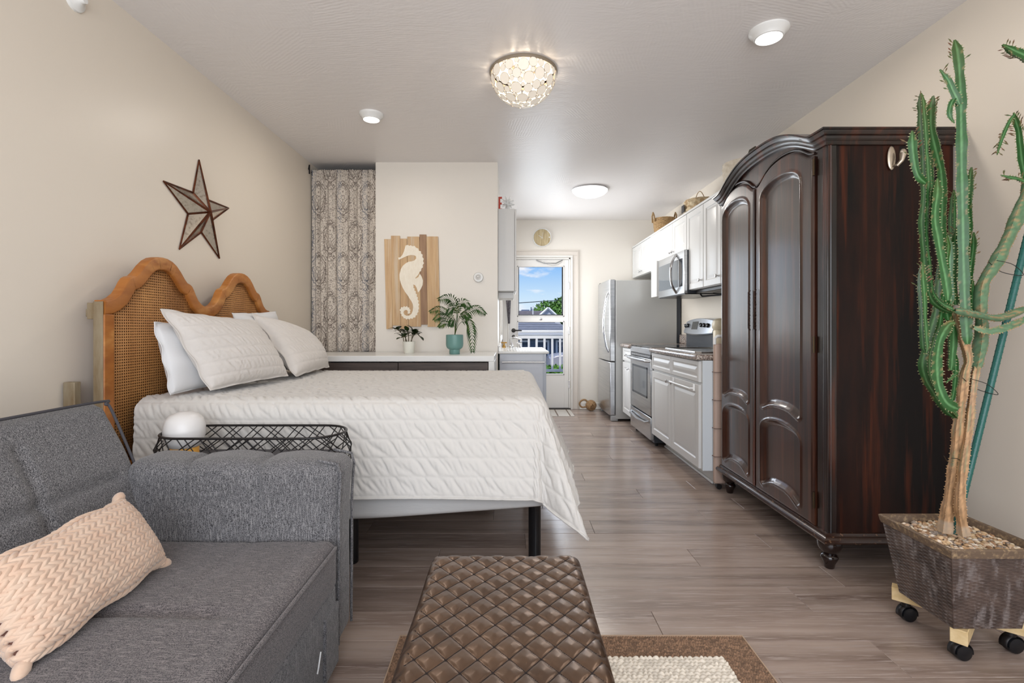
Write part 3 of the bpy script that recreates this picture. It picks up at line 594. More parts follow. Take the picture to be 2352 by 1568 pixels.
# teal pot palm
tp = root('potted_palm', (-.434, 3.89, ct), 'feathery green parlour palm in a footed teal pot on the console', 'potted plant')
M_teal = mat('teal_ceramic', (106, 146, 140), .4); M_soil = mat('soil', (56, 44, 36), .95, bs=80, bstr=.6); px_, py_ = -.434, 3.90
MB().lathe((px_, py_, ct), [(.040, 0), (.042, .004), (.042, .036), (.048, .04), (.060, .048), (.067, .064), (.069, .08), (.068, .152), (.063, .154), (.062, .14)], 40).build('pot', M_teal, tp)
MB().lathe((px_, py_, ct), [(.0005, .146), (.063, .144)], 24, caps=False).build('soil', M_soil, tp)
M_palm = mat('palm_leaf', (50, 82, 34), .6, spec=.25, c2=(28, 54, 20), vs=(20, 20, 20), c3=(92, 108, 54), s3=(14, 14, 14)); M_stemg = mat('green_stem', (96, 132, 74), .5)
def frond(par, pts, ln, n=13, wl=.0050, hang=.4, name='frond'):
    P = [Vector(p) for p in pts]; C = curve([tuple(p) for p in P], 10); C = [Vector(c) for c in C]; mb = MB(); mb.tube(C, [.0022-.0014*i/len(C) for i in range(len(C))], 5)
    st0 = int(len(C)*.35); n = int(n*1.35)
    for k in range(n):
        t = st0+(len(C)-1-st0)*k/(n-1); i = int(t); i = min(i, len(C)-2); c = C[i].lerp(C[i+1], t-i); tg = (C[i+1]-C[i]).normalized()
        sd = tg.cross(Vector((0, -1, .25))).normalized()
        for s in (-1, 1):
            L = ln*(math.sin(PI*(.18+.72*k/(n-1)))); d = (tg*.75+sd*s*.75+Vector((0, rng.uniform(-.25, .1), -hang))).normalized(); nrm = d.cross(tg).normalized(); wv_ = nrm.cross(d).normalized()
            a, m1, e_ = c, c+d*L*.45+Vector((0, 0, .1*L)), c+d*L+Vector((0, 0, -.2*L)); mb.add([a, m1+wv_*wl, m1+Vector((0, 0, -wl*.4)), m1-wv_*wl, e_], [(0, 1, 2), (0, 2, 3), (1, 4, 2), (2, 4, 3)])
    return mb.build(name, M_palm, par, ang=80)
Pp = lambda x, y, dy=0: W(870+x/5.058, 520+y/5.058, 3.9+dy)
b0 = Vector((px_, py_, ct+.145))
for pts, ln, n in (([b0, Pp(905, 1080), Pp(890, 920), Pp(820, 830, -.05), Pp(700, 840, -.1)], .075, 13), ([b0, Pp(890, 1100), Pp(800, 1010, .05), Pp(700, 960), Pp(600, 985, -.04)], .062, 12),
    ([b0, Pp(880, 1120), Pp(800, 1060, -.05), Pp(720, 1040, -.1), Pp(650, 1080, -.12)], .06, 11), ([b0, Pp(880, 1160), Pp(830, 1130, -.08), Pp(760, 1120, -.12), Pp(700, 1160, -.14)], .05, 10),
    ([b0, Pp(915, 1050), Pp(930, 920), Pp(985, 880, -.04), Pp(1060, 940, -.06)], .07, 12), ([b0, Pp(920, 1080), Pp(1010, 1000, -.03), Pp(1130, 950, -.06), Pp(1235, 1010, -.08)], .065, 13),
    ([b0, Pp(910, 1060, -.05), Pp(900, 960, -.1), Pp(860, 940, -.14), Pp(800, 1010, -.16)], .07, 12), ([b0, Pp(930, 1140, -.06), Pp(1020, 1090, -.1), Pp(1075, 1200, -.13), Pp(1090, 1440, -.14)], .085, 14),
    ([b0, Pp(925, 1100, -.05), Pp(970, 1030, -.1), Pp(1010, 1030, -.12), Pp(1050, 1060, -.13)], .06, 10), ([b0, Pp(890, 1130, -.06), Pp(870, 1080, -.12), Pp(850, 1100, -.14), Pp(830, 1150, -.15)], .05, 9)): frond(tp, pts, ln, n)
# small plant in white pot
zp = root('potted_plant', (-.825, 4.02, ct), 'small dark green plant with thick oval leaves in a white pot on the console', 'potted plant')
qx, qy = -.825, 4.04
MB().lathe((qx, qy, ct), [(.038, 0), (.042, .006), (.051, .088), (.051, .095), (.046, .095), (.044, .08)], 36).build('pot', mat('white_ceramic', (232, 230, 218), .35), zp)
MB().lathe((qx, qy, ct), [(.0005, .088), (.046, .086)], 20, caps=False).build('soil', M_soil, zp)
M_zz = mat('dark_leaf', (48, 66, 30), .3, c2=(30, 46, 22), vs=(20, 20, 20)); lf = MB(); V = []
for i in range(6):
    t = i/5; wd = .46*math.sin(PI*min(.98, .08+t*.9))**.8; V += [(t, -wd, .10*math.sin(PI*t)+.05), (t, 0, .10*math.sin(PI*t)), (t, wd, .10*math.sin(PI*t)+.05)]
lf.grid(np.array(V).reshape(6, 3, 3)); lbase = None; Ps = lambda x, y, dy=0: W(870+x/5.058, 520+y/5.058, 4.02+dy)
for (path, nl) in (([(290, 1335), (275, 1260), (225, 1200), (180, 1190)], 6), ([(310, 1335), (310, 1270), (290, 1220), (250, 1215)], 5), ([(345, 1335), (345, 1260), (330, 1215)], 4), ([(380, 1335), (390, 1260), (400, 1215), (390, 1200)], 5), ([(375, 1335), (400, 1275), (440, 1240), (475, 1275)], 6), ([(325, 1335), (300, 1280), (260, 1290)], 3)):
    dy = rng.uniform(-.03, .02); C = [Vector(c) for c in curve([tuple(Ps(x_, y_, dy*j)) for j, (x_, y_) in enumerate(path)], 6)]; MB().tube(C, .0035, 6).build('stem', mat('brown_green_stem', (84, 74, 48), .5), zp)
    nl = int(nl*1.9)
    for k in range(nl):
        c = C[int((len(C)-1)*(.42+.58*k/max(1, nl-1)))]; s = (-1) ** k; d = Vector((s*rng.uniform(.4, 1), rng.uniform(-1, .2), rng.uniform(-.1, .6))).normalized()
        if k == nl-1: d = Vector((C[-1]-C[-3])).normalized()
        if lbase is None: o = lf.build('leaf', M_zz, None, ang=80); lbase = o; o.parent = zp
        else: o = lbase.copy(); COL.objects.link(o)
        M = d.to_track_quat('X', 'Z').to_matrix().to_4x4(); L = rng.uniform(.040, .060); M.translation = c-OFF[zp.name]; o.matrix_local = M @ Matrix.Diagonal((L, L, L, 1))
# ================================================================ HEADBOARD
hb = root('headboard', (-1.62, 2.615, 0), 'double arched wooden headboard with woven cane panels behind the pillows', 'headboard')
M_hw = mat('honey_wood', (176, 112, 52), .42, c2=(148, 88, 38), vs=(4, 5, 14), vr=(.35, .65), c3=(196, 138, 76), s3=(3, 4, 9)); M_hgrey = mat('weathered_wood', (150, 138, 116), .7, c2=(120, 100, 72), vs=(20, 20, 4), vr=(.35, .65))
prof = [(0, 1.420), (.03, 1.418), (.06, 1.410), (.09, 1.394), (.12, 1.368), (.15, 1.335), (.17, 1.318), (.19, 1.313), (.205, 1.305), (.22, 1.287), (.235, 1.262), (.255, 1.236), (.28, 1.218), (.305, 1.208), (.336, 1.205)]
y0h, y1h = 1.944, 3.287; ycs = (1.944+.3357, 3.287-.3357)
def top_h(y):
    v = min(abs(y-c) for c in ycs); return float(np.interp(v, [p[0] for p in prof], [p[1] for p in prof]))
outer = [(y, top_h(y)) for y in np.unique(np.concatenate([np.linspace(y0h, y1h, 120)]+[[c+s*p[0] for p in prof] for c in ycs for s in (-1, 1)]))]
def inset(pts, d):
    out = []
    for i, (y, z) in enumerate(pts):
        a = pts[max(0, i-2)]; b_ = pts[min(len(pts)-1, i+2)]; t = np.array([b_[0]-a[0], b_[1]-a[1]]); t /= np.linalg.norm(t); out.append((y+t[1]*d, z-t[0]*d))
    return out
xf_, xb = -1.60, -1.64
inn = inset(outer, .058); pin = [(y, top_h(y)-.034) for y in np.linspace(y0h+.045, y1h-.045, 90)]
# the flowing top rail, built between the outer curve and its inset curve with eased edges
def rail(offs):
    P = []
    for d, x in offs:
        q_ = inset(outer, d) if d else outer; P.append([(x, min(max(y, y0h+ (0 if d < .002 else min(d, .004))), y1h-(0 if d < .002 else min(d, .004))), z) for (y, z) in q_])
    return np.array(P).transpose(1, 0, 2)
f = MB(); sec = rail([(.0, xb), (.0, xf_-.006), (.003, xf_-.001), (.008, xf_), (.050, xf_), (.056, xf_-.002), (.058, xf_-.006), (.058, xb)]); f.grid(sec, wrap=True, flip=True)
f.add(sec[0], [list(range(8))]); f.add(sec[-1], [list(range(8))[::-1]]); f.build('top_rail', M_hw, hb, ang=50)
for (a, b_) in ((y0h, y0h+.05), (y1h-.05, y1h)):
    o = box('post', M_hw, hb, xb, xf_, a, b_, 0, 1.15, .004)
tag(box('post_edge', M_hgrey, hb, xb-.002, xf_-.004, y0h-.0035, y0h, 0, 1.20, .001), 'worn grey outer edge')
box('bottom_rail', M_hw, hb, xb, xf_, y0h+.05, y1h-.05, .45, .53, .004)
box('wall_batten', M_hgrey, hb, XL+.01, XL+.055, 1.90, 1.93, 0, .885, .003); box('wall_batten', M_hgrey, hb, XL+.055, xb, 1.95, 1.975, 1.14, 1.17, .002)
box('post_block', M_hgrey, hb, xb-.03, xb, y0h, y0h+.04, 1.13, 1.195, .002)
M_cane = mat('woven_cane', (190, 136, 80), .55, c2=(160, 108, 60), vs=(5, 5, 3), vr=(.35, .65)); nt_ = M_cane.node_tree; bs_ = nt_.nodes['Principled BSDF']
t_ = N(nt_, 'ShaderNodeTexCoord'); s_ = N(nt_, 'ShaderNodeSeparateXYZ'); nt_.links.new(t_.outputs['Object'], s_.inputs[0])
def mth(op, a, b_=None):
    n = N(nt_, 'ShaderNodeMath', operation=op)
    for i, v in enumerate((a, b_)):
        if v is None: continue
        if isinstance(v, (int, float)): n.inputs[i].default_value = v
        else: nt_.links.new(v, n.inputs[i])
    return n.outputs[0]
pit = .0118
u_ = mth('SUBTRACT', mth('FRACT', mth('DIVIDE', s_.outputs['Y'], pit)), .5); v_ = mth('SUBTRACT', mth('FRACT', mth('DIVIDE', s_.outputs['Z'], pit)), .5)
rr_ = mth('SQRT', mth('ADD', mth('MULTIPLY', u_, u_), mth('MULTIPLY', v_, v_))); hole = mth('GREATER_THAN', rr_, .265)
nt_.links.new(hole, bs_.inputs['Alpha']); bmp = N(nt_, 'ShaderNodeBump'); bmp.inputs['Strength'].default_value = .5; bmp.inputs['Distance'].default_value = .002; nt_.links.new(mth('SINE', mth('MULTIPLY', rr_, 9.0)), bmp.inputs['Height']); nt_.links.new(bmp.outputs[0], bs_.inputs['Normal'])
f = MB(); n = len(pin); f.add([(xf_-.018, p[0], p[1]+.004) for p in pin]+[(xf_-.018, p[0], .52) for p in pin], [(i, i+1, n+i+1, n+i) for i in range(n-1)]); f.build('cane_panel', M_cane, hb, solid=.0015)
f = MB(); f.add([(xf_-.030, p[0], p[1]+.004) for p in pin]+[(xf_-.030, p[0], .52) for p in pin], [(i, i+1, n+i+1, n+i) for i in range(n-1)]); f.build('backing_panel', mat('cane_backing', (128, 82, 44), .6, c2=(110, 68, 36), vs=(3, 3, 3)), hb, solid=.006)
# ================================================================ BED
BX0, BX1, BY0, BY1, BT = -1.585, .15, 2.085, 3.445, .795
bd = root('bed', ((BX0+BX1)/2, (BY0+BY1)/2, 0), 'bed on black legs with a grey cloth sided base in front of the cane headboard', 'bed')
rbox((BX0, BX1, BY0+.02, BY1-.02, .42, BT-.030), .06, .12).build('mattress', mat('mattress_cloth', (225, 225, 226), .8), bd)
M_gcl = mat('grey_cloth', (192, 190, 187), .8, bs=(12, 12, 50), bstr=.25, bdist=.006)
rbox((BX0, .16, 2.10, 3.43, .275, .425), .03, .03, lambda V, n: .006*np.sin(V[:, 0]*5+V[:, 2]*20), lambda V: V+np.stack([0*V[:, 0], 0*V[:, 0], .052*np.clip((.37-V[:, 2])/.09, 0, 1)*np.clip((V[:, 0]+.75)/.9, 0, 1)**2], 1)).build('base', M_gcl, bd)
for (x, y) in ((-.735, 2.30), (.118, 2.30), (-.735, 3.2), (.118, 3.2), (-1.45, 2.3), (-1.45, 3.2)): MB().lathe((x, y, 0), [(.026, 0), (.029, .004), (.029, .335), (.020, .345)], 24).build('leg', mat('black_leg', (18, 19, 22), .25), bd)
# quilt
qt = root('quilt', (-.7, 2.75, BT), 'pale quilted bedspread with stitched channels draped over the bed', 'bedspread')
M_quilt = mat('quilt_cloth', (203, 199, 193), .8, sheen=.25, bs=(110,)*3, bstr=.35, bdist=.0022)
HX, HY = .43, .395; res = .0046
us = np.arange(BX0+.01, BX1+HX+res, res); vs_ = np.arange(BY0-HY, BY1+HY+res, res); U, V = np.meshgrid(us, vs_, indexing='ij')
a = np.clip(U-(BX1-.05), 0, None); b_n = np.clip((BY0+.05)-V, 0, None); b_f = np.clip(V-(BY1-.05), 0, None); b_ = b_n+b_f; sgn = np.where(b_f > 0, 1., -1.)
rr = np.hypot(a, b_); th = np.arctan2(b_, np.maximum(a, 1e-9)); th = np.where(rr < 1e-6, 0, th); rr = np.clip(rr, 0, .60)
cor = np.sin(2*th)*(rr > 0); R0 = .07
arc = np.clip(rr/R0, 0, PI/2); down = np.clip(rr-R0*PI/2, 0, None)
flare_foot = .40*np.clip((V-(BY0-.15))/.6, .55, 1)
fl_ = np.where(th < PI/4, flare_foot*np.cos(th)**2+.10*np.sin(th)**2, .13*np.sin(th)**2*np.clip((U+1.6)/1.2, .1, 1)+flare_foot*np.cos(th)**2)
fl_ = fl_+.20*cor**2
# hanging folds at the corner
fold = (.035*np.sin(th*9)*np.clip(cor, 0, 1)+.012*np.sin(V*16)*(np.cos(th)**2)*(a > 0)+.006*np.sin(U*7+1)*(np.sin(th)**2))*np.clip(down/.2, 0, 1.5)
hor = R0*np.sin(arc)+down*fl_+fold; ver = R0*(1-np.cos(arc))+down*np.sqrt(np.clip(1-fl_**2, .2, 1))
PX = np.minimum(U, BX1-.05)+hor*np.cos(th)*(rr > 0); PY = np.clip(V, BY0+.05, BY1-.05)+sgn*hor*np.sin(th)*(rr > 0); PZ = BT-ver
PZ += .018*np.sin(np.clip((V-BY0)/(BY1-BY0), 0, 1)*PI)*(rr == 0)*np.clip(1, 0, 1)*0
G = np.stack([PX, PY, PZ], -1); du = np.gradient(G, axis=0); dv = np.gradient(G, axis=1); Nn = np.cross(du, dv); Nn /= np.maximum(np.linalg.norm(Nn, axis=-1, keepdims=True), 1e-9)
ch = .0775; ph = (V-BY0)/ch; fr_ = ph-np.floor(ph); puff = np.sin(PI*fr_)**.5
rowi = np.floor(ph); jit = np.sin(rowi*12.9)*3.1
wr = 1-2*np.abs(np.sin(.5*((U*2*PI/.058)-fr_*3.4*np.where(b_n > 0, 1, .6)+jit+1.9*np.sin(U*9+rowi*2.2)+.8*np.sin(U*23+rowi*5))))**.55; wr = -wr
amp = .0024+.0012*np.sin(U*5.3+rowi*1.7)*np.sin(V*7)
def creases(s, f, row, per, k_, w_):   # slanted pucker lines inside one stitched channel
    p_ = (s+k_*f+.012*np.sin(s*19+row*2.1)+.007*np.sin(s*47+row*5.3))/per+row*.37+.5*np.sin(row*12.9); c_ = np.floor(p_); q = p_-c_; h = np.modf(np.abs(np.sin(c_*12.9898+row*78.233)*43758.5))[0]
    return -np.exp(-((q-.5)*per/w_)**2)*(.35+.9*h)*np.clip(np.sin(PI*np.clip((f-.28*(h-.5))*1.0, 0, 1)), 0, 1)**.7
cre = creases(U, fr_, rowi, .046, .055, .0050)*.0068+creases(U+.31, fr_, rowi+40, .071, .07, .010)*.0060+creases(U+.7, fr_, rowi+90, .029, .03, .0035)*.0022
wr2 = np.sin(U*2*PI/.021+fr_*5+jit*2+np.sin(U*31+rowi))
puff = 1-np.exp(-(np.minimum(fr_, 1-fr_)*ch/.007)**1.2)
disp = .0040*puff+cre+.0006*wr2*np.sin(PI*fr_)+amp*.35*wr*np.sin(PI*fr_)
G = G+Nn*disp[..., None]
G[..., 2] += .006*np.sin(U*3.1+.5)*np.sin(V*4.2)*(rr == 0)
MB().grid(G).build('quilt_cover', M_quilt, qt, ang=180)
def edge(I): return [tuple(G[i, j]) for i, j in I]
nU, nV = U.shape
hem = [(i, 0) for i in range(0, nU, 3)]+[(nU-1, j) for j in range(0, nV, 3)]+[(i, nV-1) for i in range(nU-1, -1, -3)]
MB().tube(edge(hem), .0045, 6).build('hem_binding', M_quilt, qt, ang=80)
# pillows
def pillow(name, label, mt, TL, TR, BR, BL, T, flange=.03, quilt=True, group=None, seed=0, n=90):
    TL, TR, BR, BL = map(Vector, (TL, TR, BR, BL)); c = (TL+TR+BR+BL)/4; r = root(name, tuple(c), label, 'pillow', group)
    nrm = (TR-TL).cross(BL-TL).normalized(); 
    if nrm.x < 0: nrm = -nrm
    k = np.linspace(0, 1, n); A, B = np.meshgrid(k, k, indexing='ij'); A3 = A[..., None]; B3 = B[..., None]
    q_ = lambda p: np.array(p); P = (1-A3)*(1-B3)*q_(BL)+A3*(1-B3)*q_(BR)+A3*B3*q_(TR)+(1-A3)*B3*q_(TL)
    # edges bow inwards a little between the corners
    cc = q_(c); e_ = .035; pinch = 1-e_*(np.sin(PI*A)*(np.abs(2*B-1)**6)+np.sin(PI*B)*(np.abs(2*A-1)**6)); P = cc+(P-cc)*pinch[..., None]
    x, y = np.abs(2*A-1), np.abs(2*B-1); fl2 = flange/ .5
    xx, yy = np.clip(x/(1-fl2), 0, 1), np.clip(y/(1-fl2), 0, 1); h_ = T*((1-xx**2.6)*(1-yy**2.6))**.55
    rn = np.random.RandomState(seed); big = .012*np.sin(A*5+rn.uniform(0, 6))*np.sin(B*4+rn.uniform(0, 6))*(h_/T)
    if quilt:
        L = (TL-BL).length; ch_ = .062; ph_ = B*L/ch_; f_ = ph_-np.floor(ph_); d_ = .0045*(1-np.exp(-(np.minimum(f_, 1-f_)*ch_/.006)**1.2))+creases(A*(TR-TL).length, f_, np.floor(ph_)+3, .034, .03, .0045)*.0060+.35*.0034*(1-2*np.abs(np.sin(.5*(A*(TR-TL).length*2*PI/.046-f_*2.8+np.floor(ph_)*2.3+1.6*np.sin(A*17+np.floor(ph_)*3)+.9*np.sin(A*41+ph_*2))))**.6)*-1*np.sin(PI*f_)
    else: d_ = .007*np.sin(A*9+B*6+rn.uniform(0, 6))*np.sin(B*11-A*4)*(.4+h_/T)
    mb = MB(); nn_ = q_(nrm); edge_w = .006*np.sin(A*22+B*17+seed)
    F1 = P+nn_*(h_+big+d_*(h_ > 0)+edge_w*(h_ <= 1e-4)+.002)[..., None]; F2 = P-nn_*(h_*.9-edge_w*(h_ <= 1e-4)+.002)[..., None]
    mb.grid(F1); mb.grid(F2, flip=True)
    rim = [F1[i, 0] for i in range(n)]+[F1[n-1, j] for j in range(1, n)]+[F1[i, n-1] for i in range(n-2, -1, -1)]+[F1[0, j] for j in range(n-2, 0, -1)]
    rim2 = [F2[i, 0] for i in range(n)]+[F2[n-1, j] for j in range(1, n)]+[F2[i, n-1] for i in range(n-2, -1, -1)]+[F2[0, j] for j in range(n-2, 0, -1)]
    mb.grid(np.stack([np.array(rim), np.array(rim2)], 1)[np.r_[0:len(rim), 0]])
    o = mb.build('pillow_cover', mt, r, ang=180); return r
M_sham = mat('sham_cloth', (210, 204, 198), .85, sheen=.25, bs=(120,)*3, bstr=.4, bdist=.0022); M_case = mat('pillowcase', (218, 218, 219), .75, bs=(10,)*3, bstr=.15, bdist=.01)
pillow('pillow', 'plain white pillow standing nearest the camera against the cane headboard', M_case, (-1.50, 2.07, 1.12), (-1.52, 2.66, 1.12), (-1.44, 2.66, .81), (-1.44, 2.09, .81), .055, .012, False, seed=3)
pillow('pillow.001', 'plain pale pillow standing behind the gap between the two quilted shams', M_case, (-1.50, 2.66, 1.175), (-1.52, 3.20, 1.20), (-1.44, 3.24, .82), (-1.44, 2.68, .82), .055, .012, False, seed=5)
pillow('pillow_sham', 'pale quilted pillow sham leaning at the front, nearer the sofa', M_sham, (-1.46, 2.06, 1.175), (-1.42, 2.74, 1.135), (-1.235, 2.76, .825), (-1.33, 2.18, .815), .085, .028, True, 'quilted pillow shams', 8)
pillow('pillow_sham.001', 'pale quilted pillow sham lying back at the far side, nearer the curtain', M_sham, (-1.47, 2.80, 1.175), (-1.40, 3.38, 1.06), (-1.25, 3.42, .82), (-1.215, 2.80, .815), .085, .028, True, 'quilted pillow shams', 9)
# ================================================================ BASKET SIDE TABLE AND LAMP
ct_ = root('side_table', (-.985, 1.885, 0), 'black wire basket side table between the sofa arm and the bed', 'side table')
def stad(y0, y1, x0, x1, z, n=16):
    r_ = (y1-y0)/2; ym = (y0+y1)/2; P = []
    for k in range(n+1): a = -PI/2+PI*k/n; P.append((x1-r_+r_*math.cos(a), ym+r_*math.sin(a), z))
    for k in range(n+1): a = PI/2+PI*k/n; P.append((x0+r_+r_*math.cos(a), ym+r_*math.sin(a), z))
    return P
def resample(P, n):
    P = [Vector(p) for p in P]; P.append(P[0]); L = [0]
    for i in range(1, len(P)): L.append(L[-1]+(P[i]-P[i-1]).length)
    out = []
    for k in range(n):
        d = L[-1]*k/n; j = max(i for i in range(len(L)) if L[i] <= d+1e-9); j = min(j, len(P)-2); out.append(P[j].lerp(P[j+1], (d-L[j])/max(1e-9, L[j+1]-L[j])))
    return out
ty0, ty1, tx0, tx1, tz, tb = 1.765, 2.005, -1.315, -.63, .698, .595
MB().tube(stad(ty0, ty1, tx0, tx1, tz), .0046, 8, closed=True).build('rim', M_bmetal, ct_, ang=80)
MB().tube(stad(ty0-.005, ty1+.005, tx0-.02, tx1+.02, tb), .0040, 8, closed=True).build('lower_ring', M_bmetal, ct_, ang=80)
NS = 240; Tt = resample(stad(ty0, ty1, tx0, tx1, tz), NS); Tm = resample(stad(ty0-.008, ty1+.008, tx0-.02, tx1+.02, .647), NS); Tb = resample(stad(ty0-.005, ty1+.005, tx0-.02, tx1+.02, tb), NS); wr_ = MB()
for k0 in range(0, NS, 12):
    for off in (0, 4):
        for s in (-1, 1):
            if off and s > 0 and k0 % 24: continue
            k = k0+off; sh = 17; wr_.tube([Tb[k % NS], Tb[(k+s*sh//2) % NS].lerp(Tm[(k+s*sh//2) % NS], .95), Tt[(k+s*sh) % NS]], .0021, 5)
wr_.build('wire_lattice', M_bmetal, ct_, ang=80)
f = MB(); f.prism([(p[0], p[1]) for p in stad(ty0+.004, ty1-.004, tx0+.004, tx1-.004, 0)], 'z', tb-.004, tb+.005); f.build('tray', mat('grey_tray', (74, 72, 76), .45), ct_)
for x, y in ((tx0+.06, ty0+.03), (tx1-.06, ty0+.03), (tx0+.06, ty1-.03), (tx1-.06, ty1-.03)): MB().cyl((x, y, 0), (x, y, tb), .007, n=10).build('leg', M_bmetal, ct_)
lp = root('globe_lamp', (-1.245, 1.885, tb+.005), 'small white glass globe lamp on an amber glass base in the wire basket', 'lamp'); lx, ly = -1.245, 1.885
MB().lathe((lx, ly, tb+.005), [(.046, 0), (.049, .002), (.049, .046), (.044, .040)], 36).build('base', mat('amber_glass', (224, 176, 92), .1, trans=.3, emit=(230, 160, 60), es=.12), lp)
MB().lathe((lx, ly, tb+.045), [(.0005, -.010), (.036, -.007), (.056, .006), (.067, .028), (.071, .054), (.070, .082), (.063, .107), (.048, .124), (.025, .133), (.0005, .135)], 48, caps=False).build('globe_shade', mat('opal_glass', (216, 213, 210), .35), lp)
# ================================================================ SOFA
sf = root('sofa', (-.9, .7, 0), 'dark grey tweed sofa with tufted back and arm in the foreground', 'sofa')
M_tw = mat('grey_tweed', (124, 122, 123), .9, c2=(34, 33, 36), vs=(560, 560, 380), vr=(.38, .60), c3=(146, 143, 142), s3=(480, 480, 36), sheen=.2, bs=(420,)*3, bstr=.7, bdist=.0012, detail=2.)
M_tw2 = mat('grey_tweed_seat', (114, 106, 105), .9, c2=(36, 33, 35), vs=(560, 380, 560), vr=(.38, .60), c3=(134, 126, 124), s3=(36, 480, 480), sheen=.2, bs=(430,)*3, bstr=.7, bdist=.0012, detail=2.)
SY0, SY1 = -.55, 1.56
def d_arm(V, n):
    x = V[:, 0]; d = np.zeros(len(V)); up = np.clip((V[:, 2]-.50)/.1, 0, 1)
    for sx in (-1.03, -.80): d += seam(x-sx, .009, .022)*up
    d += seam(V[:, 2]-.545, .007, .010)*(n[:, 1] < -.5)*(x < -.79)*(x > -1.06)
    d += .004*np.cos((x+.915)*2*PI/.23)*up*(n[:, 2] > .2)
    return d+.004*vnoise(V, 6)
def xf_arm(V):
    V = V.copy(); t = np.clip((V[:, 2]-.5)/.17, 0, 1); V[:, 0] += np.where(V[:, 0] > -.6, .022*t*t, 0); V[:, 1] -= .012*t*t*(V[:, 1] < 1.62); return V
rbox((-1.235, -.547, 1.555, 1.73, .055, .675), .055, .014, d_arm, xf_arm).build('arm', M_tw, sf, ang=180)
for yy in (1.578, 1.708): MB().tube([tuple(p) for p in xf_arm(np.array([(-.549, yy, .08), (-.547, yy, .35), (-.547, yy, .50), (-.548, yy, .58), (-.552, yy, .63), (-.568, yy, .662), (-.61, yy, .675)]))], .0048, 8).build('arm_piping', M_tw, sf, ang=80)
def d_seat(V, n):
    up = (n[:, 2] > .3); d = np.zeros(len(V))
    wob = .02*np.sin(V[:, 0]*6)
    for sy in (1.12, .72, .3, -.1): d += seam(V[:, 1]-sy-wob, .014, .017)*up*np.clip((V[:, 0]+1.2)/.2, 0, 1)*np.clip((-.62-V[:, 0])/.08, 0, 1)
    d += seam(V[:, 0]+.80, .009, .005)*up+seam(V[:, 0]+.615, .006, .006)*up+seam(V[:, 1]-1.50, .006, .004)*up
    return d+.005*vnoise(V, 3.3)*up+.006*np.sin(V[:, 1]*7)*np.sin((V[:, 0]+1.2)*5)*up
rbox((-1.25, -.54, SY0, SY1, .275, .435), .035, .018, d_seat).build('seat', M_tw2, sf, ang=180)
ext = lambda V, n: .003*vnoise(V, 5)
rbox((-1.25, -.545, SY0, SY1-.005, .045, .30), .02, .04, ext).build('front_rail', M_tw, sf, ang=180)
MB().tube([(-.535, SY0, .417), (-.535, .4, .417), (-.535, 1.49, .417), (-.540, 1.53, .412), (-.552, 1.553, .40)], .0052, 8).build('seat_piping', M_tw2, sf, ang=80)
box('pocket_flap', M_tw, sf, -.548, -.536, 1.44, 1.548, .05, .24, .004)
MB().tube([(-.5365, 1.40, .175), (-.5345, 1.385, .16), (-.5345, 1.378, .145), (-.5365, 1.375, .13)], .0022, 6).build('zip_stitch', M_white, sf)
for x, y in ((-.60, 1.45), (-1.2, 1.45), (-.60, -.4), (-1.2, -.4)): MB().cyl((x, y, 0), (x, y, .07), .022, n=14).build('foot', M_black, sf)
ba = math.radians(22.5)
def xf_back(V):
    V = V.copy(); z = V[:, 2]; x = V[:, 0]; c, s = math.cos(ba), math.sin(ba); X2 = -1.113+x*c-z*s; Z2 = .40+x*s+z*c; V[:, 0] = X2; V[:, 2] = Z2; return V
def d_back(V, n):
    fr_ = (n[:, 0] > .3); d = np.zeros(len(V)); d += seam(V[:, 2]-.254, .010, .020)*fr_*(V[:, 1] < 1.54)
    for sy in (1.27, .82, .35): d += seam(V[:, 1]-sy, .009, .016)*fr_*(V[:, 2] < .42)
    d += seam(V[:, 1]-1.54, .005, .004)*fr_+seam(V[:, 2]-.455, .005, .003)*fr_
    d += .006*np.cos((V[:, 2]-.31)*2*PI/.42)*fr_
    return d+.004*vnoise(V, 4)
rbox((-.15, .0, SY0, 1.60, -.10, .505), .04, .016, d_back, xf_back).build('backrest', M_tw, sf, ang=180)
pp = np.array([(-.004, SY0, .500), (-.004, 1.0, .500), (-.004, 1.555, .500), (-.002, 1.585, .487), (.0, 1.597, .455), (.0, 1.600, .2), (.0, 1.600, .02)]); MB().tube([tuple(p) for p in xf_back(np.array(curve([tuple(q) for q in pp], 6)))], .0042, 8).build('back_piping', mat('dark_piping', (66, 64, 68), .85), sf, ang=80)
# chunky knit cushion
cu = root('knit_cushion', (-.95, 1.12, .50), 'beige chunky braided lumbar cushion leaning on the grey sofa back', 'cushion')
M_knit = mat('knit_beige', (204, 178, 156), .9, c2=(198, 166, 142), vs=(30, 30, 30), sheen=.35, bs=(300,)*3, bstr=.3, bdist=.001)
ax = Vector((-.03, .39, .0)).normalized(); upv = Vector((-.12, -.01, .185)).normalized(); upv = (upv-ax*upv.dot(ax)).normalized(); nv_ = ax.cross(upv).normalized()
if nv_.x < 0: nv_ = -nv_
cc = Vector((-1.005, 1.15, .532)); LA, LB, TT = .212, .103, .070
def cus(u, v, side):
    k = (max(0, 1-abs(u)**3.2)*max(0, 1-abs(v)**3.0))**.5
    eu = 1-.05*(1-abs(v)**2)*abs(u)**4; return cc+ax*(LA*u*eu)+upv*(LB*v*(1-.07*(1-u*u)*abs(v)**4*0+.05*math.sin(u*7)*abs(v)**3))+nv_*(side*TT*k)
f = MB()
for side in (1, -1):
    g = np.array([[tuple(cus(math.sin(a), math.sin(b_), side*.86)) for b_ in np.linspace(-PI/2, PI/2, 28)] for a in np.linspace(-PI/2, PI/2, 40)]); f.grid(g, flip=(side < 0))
f.build('cushion_core', mat('knit_shadow', (104, 70, 58), .95), cu, ang=180)
